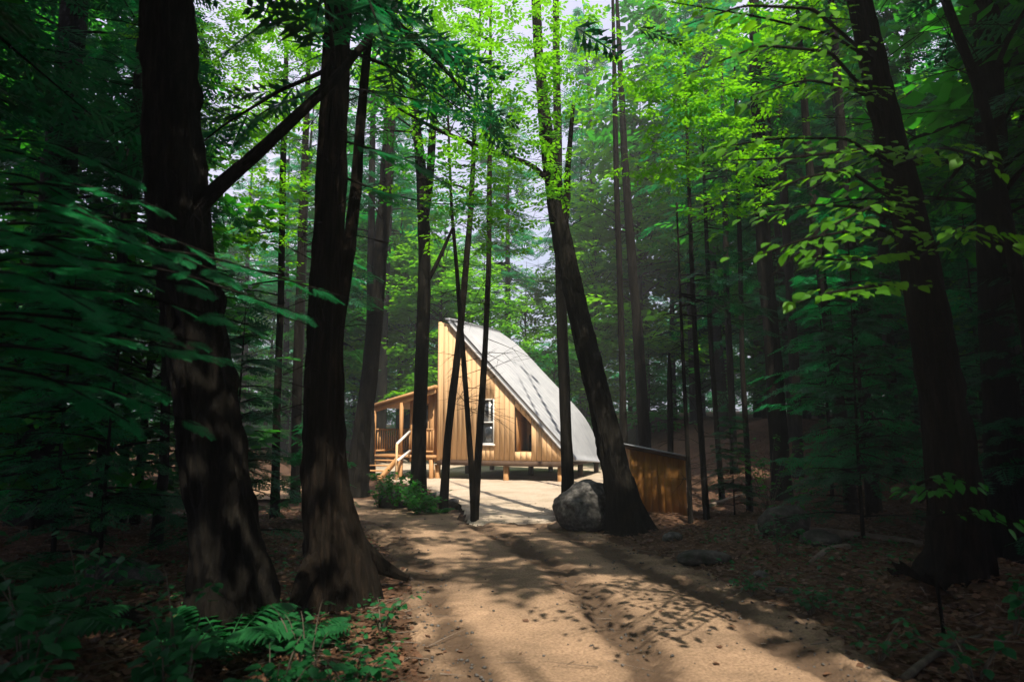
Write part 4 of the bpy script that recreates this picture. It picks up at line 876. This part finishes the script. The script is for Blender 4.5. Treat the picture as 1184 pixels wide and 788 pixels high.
def fern(label, base, s, n, seed, ml='leaf_low', group=None):
    rng = np.random.default_rng(seed); b = np.array([base[0], base[1], H1(*base)]); rt = empty('fern', b, 0, label, 'fern', group); FV = []; FQ = []; n0 = 0
    a = np.arange(n) * 2.4 + rng.uniform(-.3, .3, n); V = []; Q = []
    for k in range(n):
        L_ = s * rng.uniform(.7, 1.1); t = np.linspace(.05, 1, 16); e = rng.uniform(.7, 1.1)
        c = np.stack([np.cos(a[k]) * L_ * t * .85, np.sin(a[k]) * L_ * t * .85, L_ * e * (t - .75 * t * t)], 1)
        T = norm(np.gradient(c, axis=0)); sd = norm(np.cross(T, (0, 0, 1.)))
        FV = []; FQ = []; n0 = 0
        for sg in (-1, 1):
            ln = L_ * .24 * np.sin(np.clip(t * 1.05, 0, 1) * math.pi * .93 + .12); X = sd * sg + T * .35 + np.array([0, 0, -.25])
            v, f = place(*LEAF, c, X, np.array([0, 0, 1.]) + T * 0, np.stack([ln, ln * .55, ln], 1)); FV.append(v); FQ.append(f + n0); n0 += len(v)
        v, f, _t = tube(c, np.linspace(.006, .001, 16), 4); FV.append(v); FQ.append(f + n0)
        link_mesh('frond', np.concatenate(FV), np.concatenate(FQ), M[ml], rt)
    return rt
low = [((-.85, 3.6), .42, 7, 10, .085, 'leafy plant at the left road edge just ahead of the nearest one'), ((-1.25, 3.75), .5, 8, 11, .09, 'spreading leafy plant between the fern and the left road edge'), ((-1.75, 3.65), .62, 8, 11, .10, 'tall dark leafy plant in front of the gap between the two big left trunks'), ((-.95, 4.3), .35, 7, 10, .07, 'low leafy plant on the litter bank by the left road edge'), ((-2.35, 3.5), .75, 8, 11, .11, 'tallest dark leafy plant in front of the wide left trunk'), ((-1.5, 2.55), .5, 8, 11, .10, 'broad leaved plant at the very bottom edge left of centre'), ((-3.6, 4.6), .9, 8, 11, .11, 'dark leafy shrub at the left edge before the pale rock'),
       ((-1.15, 2.75), .62, 6, 10, .10, 'leafy plant with broad leaves at the bottom edge left of the road'), ((-.75, 3.15), .42, 5, 9, .085, 'small leafy plant nearest the left edge of the road'),
       ((-1.5, 3.3), .60, 6, 10, .10, 'tall leafy plant in front of the flared root trunk'), ((-2.05, 3.0), .55, 6, 9, .11, 'dark leafy plant at the bottom beneath the wide trunk'),
       ((-1.25, 4.4), .55, 6, 9, .075, 'bushy plant against the foot of the flared root trunk'), ((-2.5, 2.7), .65, 6, 9, .12, 'dark broad leaved plant in the bottom left corner'),
       ((-1.9, 4.1), .8, 6, 10, .08, 'upright leafy plant between the two big left trunks'), ((-3.2, 3.6), .8, 7, 10, .11, 'shaded leafy plant at the left edge below the hemlock boughs'),
       ((-3.0, 5.0), .7, 6, 10, .09, 'leafy plant left of the wide trunk by the pale rock'), ((-1.05, 5.7), .35, 6, 9, .06, 'ivy like tuft on the flared root beside the road')]
for i, (b, h, ns_, nl, ll, lb) in enumerate(low): plant('leafy_plant', lb, b, h, ns_, nl, ll, 'leaf_low', 200 + i)
right_low = [((2.55, 5.0), .28, 5, 8, .07, 'small plant on the right verge near the bottom edge'), ((2.9, 4.5), .35, 5, 8, .09, 'pale leaved plant in the bottom right corner'), ((2.6, 6.2), .30, 7, 9, .07, 'low green plant on the verge left of the big right trunk'),
             ((2.35, 6.9), .24, 7, 8, .06, 'low green patch of leaves behind the verge plant'), ((3.5, 5.0), .5, 6, 8, .09, 'dark plant below the big right trunk at the right'), ((3.1, 8.2), .5, 6, 9, .08, 'bush of small leaves by the mossy rocks'),
             ((4.05, 10.2), 1.3, 8, 14, .09, 'tall leafy shrub with drooping leaves in the right woods'), ((4.6, 12.5), 1.5, 9, 14, .1, 'bushy shrub deeper in the right woods')]
for i, (b, h, ns_, nl, ll, lb) in enumerate(right_low): plant('leafy_plant', lb, b, h, ns_, nl, ll, 'leaf_low' if i < 6 else 'leaf_dark', 230 + i, spread=.35 if i < 6 else .8)
for i, (px, Y, h, lb) in enumerate(((438, 14.4, .55, 'bushy plant at the left end of the mound before the porch'), (456, 14.0, .75, 'largest bushy plant on the crown of the mound'), (474, 13.8, .65, 'bushy plant beside the forked trunk on its left'), (496, 13.7, .5, 'low bushy plant just right of the forked trunk'), (448, 15.2, .8, 'bushy plant behind the rounded rock on the mound'), (484, 13.2, .4, 'small plant hanging over the rotting log'))):
    plant('leafy_plant', lb, (at(px, 560, Y)[0], Y), h, 12, 22, .085, 'leaf_dark', 300 + i, spread=.5, low=.15)
fern('low fern on the right end of the mound by the thin tilted trunk', (at(506, 570, 13.4)[0], 13.4), .45, 10, 306, 'leaf_dark')
for i, (b, s, lb) in enumerate((((-2.0, 5.0), .75, 'arching fern at the foot of the wide left trunk'), ((-2.9, 4.4), .7, 'fern left of the wide trunk near the bottom edge'), ((-1.6, 5.4), .5, 'fern between the wide trunk and the flared root'), ((-4.4, 6.2), .8, 'fern in the dark left undergrowth'), ((-3.8, 5.2), .6, 'fern before the pale split rock'))):
    fern(lb, b, s, 12, 320 + i)

# ------------------------------------------------------------------ background woods: a few kinds, copied
def proto(kind, seed, H):
    ax = np.array([[0, 0, -.3], [.03, 0, H * .3], [rnd(-.2, .2), rnd(-.2, .2), H * .7], [rnd(-.3, .3), rnd(-.3, .3), H]]); R = [H * .011 + .02, H * .009 + .01, H * .005, .01]
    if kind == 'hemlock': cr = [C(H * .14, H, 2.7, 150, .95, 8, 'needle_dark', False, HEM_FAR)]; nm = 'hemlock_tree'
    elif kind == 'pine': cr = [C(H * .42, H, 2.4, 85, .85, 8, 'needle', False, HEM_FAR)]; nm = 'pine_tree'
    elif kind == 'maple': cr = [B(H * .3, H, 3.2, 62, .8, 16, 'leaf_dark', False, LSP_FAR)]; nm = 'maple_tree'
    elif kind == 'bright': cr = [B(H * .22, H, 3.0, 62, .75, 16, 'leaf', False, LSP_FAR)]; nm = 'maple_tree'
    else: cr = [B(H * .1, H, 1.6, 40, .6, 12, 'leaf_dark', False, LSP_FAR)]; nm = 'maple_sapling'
    return make_tree(nm, None, (0, 0, 0), ax, R, seg=9, bark=.05, flare=.3, crowns=cr, twigs=34, twz=(1.5, H * .5), seed=seed, step=.5, cat=None, twl=1.4)
rnd = random.uniform
PH = {'hemlock': 15., 'pine': 18., 'maple': 15., 'bright': 13., 'under': 5.5}
PROTO = {k: [proto(k, 400 + 10 * i + j, PH[k]) for j in range(2)] for i, k in enumerate(PH)}
first = {id(p): True for v in PROTO.values() for p in v}
spots = []
def near_cabin(x, y): return -8.5 < x < 5.6 and 12.5 < y < 31 and x > -8.5 - 0 * y
KW = {'hemlock': 'dark hemlock', 'pine': 'tall bare stemmed conifer', 'maple': 'dark leafy tree', 'bright': 'bright green leafy tree', 'under': 'low leafy understory tree'}
def sector(px, y):
    far = y > 24
    if px < 190: return 'in the far left woods' if far else 'in the dark left woods beside the far left trunk'
    if px < 400: return 'deep in the woods between the big left trunks' if far else 'just beyond the big left trunks'
    if px < 520: return 'beyond the porch left of the cabin'
    if px < 700: return 'rising behind the cabin roof'
    if px < 850: return 'in the woods beyond the low plank shed' if far else 'on the slope close behind the low plank shed'
    if px < 1050: return 'far back in the right woods' if far else 'in the right woods above the mossy rocks'
    return 'in the woods behind the big right trunk'
def add_bg(kind, x, y, sc):
    p = PROTO[kind][len(spots) % 2]
    o = p if first[id(p)] else copy_tree(p); first[id(p)] = False
    o.location = (x, y, H1(x, y) - .05); o.rotation_euler = (rnd(-.03, .03), rnd(-.03, .03), rnd(0, 6.28)); o.scale = (sc, sc, sc * rnd(.92, 1.1))
    spots.append((x, y)); px, _, _ = proj((x, y, 1.5)); lb = KW[kind] + ' ' + sector(px, y)
    tag(o, lb, 'tree', KW[kind] + 's ' + sector(px, y))
def try_bg(kind, x, y, sc, mind):
    if near_cabin(x, y) or sdf(ROAD, np.array([x]), np.array([y]))[0] > -.7: return
    if any((x - a) ** 2 + (y - b) ** 2 < mind ** 2 for a, b in spots): return
    Hh_ = PH[kind] * sc; lo = {'hemlock': .14, 'pine': .42, 'maple': .3, 'bright': .22, 'under': .1}[kind]
    for z in np.linspace(lo * Hh_, Hh_, 7):
        if beam_hit(np.array([x, y, z]), (.8 if kind == 'under' else 1.8) * sc): return
    add_bg(kind, x, y, sc)
# behind the cabin and around it, by hand
for (k, x, y, s) in (('bright', 5.9, 31.6, 1.35), ('pine', 4.6, 36, 1.35), ('maple', 8.0, 30, 1.3), ('hemlock', -10.6, 24, 1.3), ('bright', -9.0, 26, 1.35), ('pine', -6.3, 33, 1.35), ('bright', -3.5, 33, 1.0), ('bright', 4.0, 33, .9), ('pine', -1.5, 38, 1.1), ('maple', 7.0, 36, 1.0), ('bright', -7.5, 35, .95), ('maple', -5.5, 41, 1.1), ('pine', 3.8, 37, 1.1), ('under', -1, 30.5, .9), ('under', 2.0, 31.5, 1.0), ('under', -5, 30, 1.0), ('under', 6, 30, .9), ('pine', -9.5, 30, 1.), ('under', -8.6, 27, 1.)):
    try_bg(k, x, y, s, 1.2)
rr = np.random.default_rng(77); tries = 0
while len(spots) < 120 and tries < 5000:
    tries += 1
    y = rr.uniform(10, 46); px = rr.uniform(-60, 1240); x = at(px, 497, y)[0]
    if abs(x) < 3.6 and y < 14: continue
    k = rr.choice(['hemlock', 'pine', 'maple', 'bright', 'under'], p=[.34, .2, .16, .10, .20] if px > 700 or px < 420 else [.2, .25, .12, .28, .15])
    if 275 < px < 365 and y < 25: continue
    if k != 'under' and y < (20 if 150 < px < 410 else 13): continue
    if 410 < px < 800 and (y < 30 or rr.uniform() < .45): continue
    try_bg(k, x, y, rr.uniform(.75, 1.15), 1.7 if y < 25 else 2.1)
# young hemlocks, then trees added around and behind the viewer to shade the road
yh = [make_tree('young_hemlock', None, (0, 0, 0), [(0, 0, -.2), (.02, 0, 1.5), (0, .05, 4.2)], [.035, .025, .006], seg=7, bark=.03, flare=.2, crowns=[C(.35, 4.2, 1.25, 70, .42, 7, m_, False, HEM)], twigs=6, twz=(.3, 1.2), seed=700 + i, step=.3, cat=None, twl=.5) for i, m_ in enumerate(('needle_dark', 'needle'))]
yu = [True, True]
YH = [(-4.2, 7.2, .7, 'young hemlock in the dark close behind the left edge boughs'), (-5.6, 8.6, .9, 'young hemlock beside the far left trunk on its right'), (-3.6, 9.0, .75, 'small hemlock filling the gap left of the wide trunk'), (-7.2, 10.5, 1.1, 'tall young hemlock at the left edge of the far left woods'),
      (-5.0, 11.5, 1.0, 'young hemlock behind the slim poles left of the wide trunk'), (-3.3, 11.8, .55, 'small hemlock seen between the two big left trunks'), (-6.6, 7.0, .9, 'bushy young hemlock low at the left edge'), (-9.0, 13.5, 1.3, 'tallest young hemlock deep in the far left woods'),
      (4.6, 9.2, .8, 'young hemlock left of the big right trunk above the mossy rocks'), (5.6, 11.0, 1.1, 'tall young hemlock behind the slanting slim trunk'), (6.9, 9.4, 1.0, 'young hemlock right behind the big right trunk'), (6.2, 13.5, 1.15, 'young hemlock high on the right slope'),
      (5.9, 7.6, .8, 'small hemlock at the right edge before the shaded trunk'), (8.2, 12.0, 1.2, 'tall young hemlock at the right edge deep in shade'), (3.95, 12.4, .45, 'knee high hemlock beside the slim poles right of the shed'), (7.6, 7.4, 1.0, 'young hemlock at the far right edge by the curved trunk'), (8.6, 15.5, 1.2, 'young hemlock on the crest of the right slope')]
for i, (x, y, sc, lb) in enumerate(YH):
    o = yh[i % 2] if yu[i % 2] else copy_tree(yh[i % 2]); yu[i % 2] = False
    o.location = (x, y, H1(x, y)); o.rotation_euler = (0, 0, rnd(0, 6.28)); o.scale = (sc, sc, sc * rnd(.9, 1.15)); tag(o, lb, 'tree')
nsh = 0
for (x, y, k) in ((5.2, 2.6, 'h'), (7.2, 5.2, 'b'), (8.2, .5, 'h'), (5.6, -2.2, 'b'), (9.5, -4, 'h'), (3.0, -4.5, 'h'), (-2.6, -2.0, 'h'), (-4.6, 1.0, 'b'), (-6.2, 4.5, 'h'), (-3.4, -6, 'b'), (12, 3, 'h'), (3.5, 1.6, 'b'), (-3.3, 1.2, 'b'), (9.8, 8.2, 'h'), (7.2, 10.0, 'b'), (.8, -7.5, 'b'), (6.5, -8.5, 'h'), (12.5, -1.5, 'b'), (-8.0, 8.5, 'h'), (-7.5, .5, 'h'), (-9.5, 4.5, 'b'), (-6.0, -3.5, 'h'), (2.8, -9.5, 'h'), (10.5, 6.0, 'h'), (7.6, 2.6, 'h'), (-.8, -5.2, 'h'), (-5.4, -8.5, 'h'), (4.6, -6.3, 'b'), (-9.5, -.8, 'b'), (11.5, 10.5, 'h')):
    z = H1(x, y); H_ = [15, 16.5, 14][nsh % 3]
    cr = [C(H_ * (.3 if y < 1 else .4), H_, 3.4 if y < 1 else 2.9, 150, 1.0, 10, 'needle_dark', True, HEM)] if k == 'h' else [B(H_ * .34, H_, 3.9, 90, .8, 18, 'leaf_dark', True, LSP_FAR)]
    side = 'right of' if x > 2.5 else ('left of' if x < -2.5 else 'behind')
    make_tree('hemlock_tree' if k == 'h' else 'maple_tree', 'tall %s added for shade %s the viewer outside the picture' % ('hemlock' if k == 'h' else 'maple', side), (x, y, z), [(x, y, z - .3), (x + .1, y, z + 5), (x, y + .2, z + H_)], [.24, .17, .03], seg=12, crowns=cr, twigs=10, twz=(2, 6), seed=500 + nsh, step=.4,
              group='trees added for shade %s the viewer, %s' % (side, k == 'h' and 'hemlocks' or 'maples'))
    nsh += 1
# far wood that reads as one mass
n = 15000; a = rr.uniform(-1.25, 1.25, n); R_ = rr.uniform(50, 78, n); X_ = np.sin(a) * R_; Y_ = np.cos(a) * R_
cl = vnoise(X_ * .22, Y_ * .22, 5); Hh_ = 12 + 6 * vnoise(X_ * .12 + 9, Y_ * .12, 8); Z_ = hbase(X_, Y_) + rr.uniform(0, 1, n) ** 1.1 * Hh_
Hh_ = Hh_ * (1 - .55 * np.exp(-((X_ / Y_ + .02) / .16) ** 2)); Z_ = hbase(X_, Y_) + rr.uniform(0, 1, n) * Hh_; k = cl > -.45; P = np.stack([X_, Y_, Z_], 1)[k]; a = rr.uniform(0, 6.28, len(P)); Xd = np.stack([np.cos(a), np.sin(a), rr.uniform(-.5, .2, len(P))], 1)
v, f = stamp(HEM_FAR, P, Xd, np.array([0, 0, 1.]) + rr.normal(0, .4, P.shape), rr.uniform(1.4, 2.6, len(P)), rr)
o = link_mesh('far_woods', v, f, M['needle']); tag(o, 'distant green woods closing the view', None, None, 'stuff')

# ------------------------------------------------------------------ forest floor cover
def scatter_litter():
    n = 60000; u = rr.uniform(0, 1, n); y = 1.8 + 19 * u ** 1.5; px = rr.uniform(-80, 1260, n); x = (px - 592) / F * y * 1.02
    d = np.maximum(droad(x, y), dyard(x, y)); k = (d < .02) | ((rr.uniform(0, 1, n) < .07 * sst(.5, .0, d) + .003)); x, y, d = x[k], y[k], d[k]
    z = np.where(d > -.1, zroad(x, y), zground(x, y)) + .008 + rr.uniform(0, .02, len(x)) * (d < 0); P = np.stack([x, y, z], 1); a = rr.uniform(0, 6.28, len(P))
    X = np.stack([np.cos(a), np.sin(a), rr.uniform(-.35, .35, len(P))], 1); tv = np.array([(-.5, 0, 0), (-.05, .34, .08), (.5, 0, .02), (-.05, -.34, .05)]); tf = np.array([(0, 1, 2), (0, 2, 3)])
    v, f = place(tv, tf, P, X, np.array([0, 0, 1.]) + rr.normal(0, .35, P.shape), rr.uniform(.035, .085, len(P)))
    tag(link_mesh('leaf_litter', v, f, M['litter']), 'dead brown leaves covering the forest floor', None, None, 'stuff')
scatter_litter()
def scatter_cover():
    n = 16000; y = 2.2 + 15 * rr.uniform(0, 1, n) ** 1.3; px = rr.uniform(-80, 1260, n); x = (px - 592) / F * y
    d = np.maximum(droad(x, y), dyard(x, y)); k = (d < -.15) & (fbm(x, y, .7, 3, 91) > np.where(x < -.5, -.25, .08)) & ((y < 11) | (x < -3)); x, y = x[k], y[k]
    P = np.stack([x, y, zground(x, y) + rr.uniform(.02, .12, len(x))], 1); a = rr.uniform(0, 6.28, len(P)); X = np.stack([np.cos(a), np.sin(a), rr.uniform(-.2, .5, len(P))], 1)
    v, f = stamp([LEAF], P, X, np.array([0, 0, 1.]) + rr.normal(0, .3, P.shape), rr.uniform(.03, .075, len(P)), rr)
    tag(link_mesh('ground_cover', v, f, M['leaf_low']), 'low green seedlings scattered over the forest floor', None, None, 'stuff')
scatter_cover()
def scatter_stones():
    n = 15000; y = 3.2 + 11 * rr.uniform(0, 1, n) ** 1.6; x = rr.uniform(-5, 4.5, n) * (y / 8 + .3); d = np.maximum(droad(x, y), dyard(x, y))
    k = (d > -.25) & (rr.uniform(0, 1, n) < .12 + .8 * sst(.6, 0, d) + rutmask(x, y) * .9); x, y = x[k], y[k]; s = .004 + .02 * rr.uniform(0, 1, len(x)) ** 3.5
    P = np.stack([x, y, zroad(x, y) + s * .3], 1); tv = np.array([(1, 0, 0), (0, 1, 0), (-1, .1, 0), (.1, -1, 0), (.1, .1, .7), (0, 0, -.7)], float); tf = np.array([(0, 1, 4), (1, 2, 4), (2, 3, 4), (3, 0, 4), (1, 0, 5), (2, 1, 5), (3, 2, 5), (0, 3, 5)])
    a = rr.uniform(0, 6.28, len(P)); v, f = place(tv, tf, P, np.stack([np.cos(a), np.sin(a), a * 0], 1), np.tile([0, 0, 1.], (len(P), 1)), np.stack([s, s * .8, s * .8], 1))
    tag(link_mesh('gravel', v, f, M['rock']), 'small pebbles strewn on the dirt road', None, None, 'stuff')
scatter_stones()

def scatter_twigs():
    n = 2600; y = 2.2 + 14 * rr.uniform(0, 1, n) ** 1.4; px = rr.uniform(-60, 1240, n); x = (px - 592) / F * y; d = np.maximum(droad(x, y), dyard(x, y))
    k = (d < .1) | (rr.uniform(0, 1, n) < .07); x, y, d = x[k], y[k], d[k]; z = np.where(d > -.1, zroad(x, y), zground(x, y)) + .012; a = rr.uniform(0, 6.28, len(x))
    D = norm(np.stack([np.cos(a), np.sin(a), rr.uniform(-.02, .12, len(x))], 1)); v, f = branch_tubes(np.stack([x, y, z], 1), D, rr.uniform(.08, .5, len(x)), rr.uniform(.002, .007, len(x)), rr.uniform(-.05, .08, len(x)))
    tag(link_mesh('fallen_twigs', v, f, M['wood_grey']), 'small dead twigs strewn over the forest floor', None, None, 'stuff')
scatter_twigs()

# ------------------------------------------------------------------ the damp air of the forest
hz = MB(); hz.box(-262, 262, -75, 335, -4, 46)
hm = bpy.data.materials.new('forest_air'); hm.use_nodes = True; N = hm.node_tree.nodes; N.remove(N['Principled BSDF'])
pv = N.new('ShaderNodeVolumePrincipled'); pv.inputs['Color'].default_value = (.85, .93, .90, 1); pv.inputs['Density'].default_value = .003; pv.inputs['Anisotropy'].default_value = .2
hm.node_tree.links.new(pv.outputs[0], N['Material Output'].inputs['Volume'])
tag(hz.build('haze', hm), 'faint pale haze hanging between the trees', None, None, 'stuff')
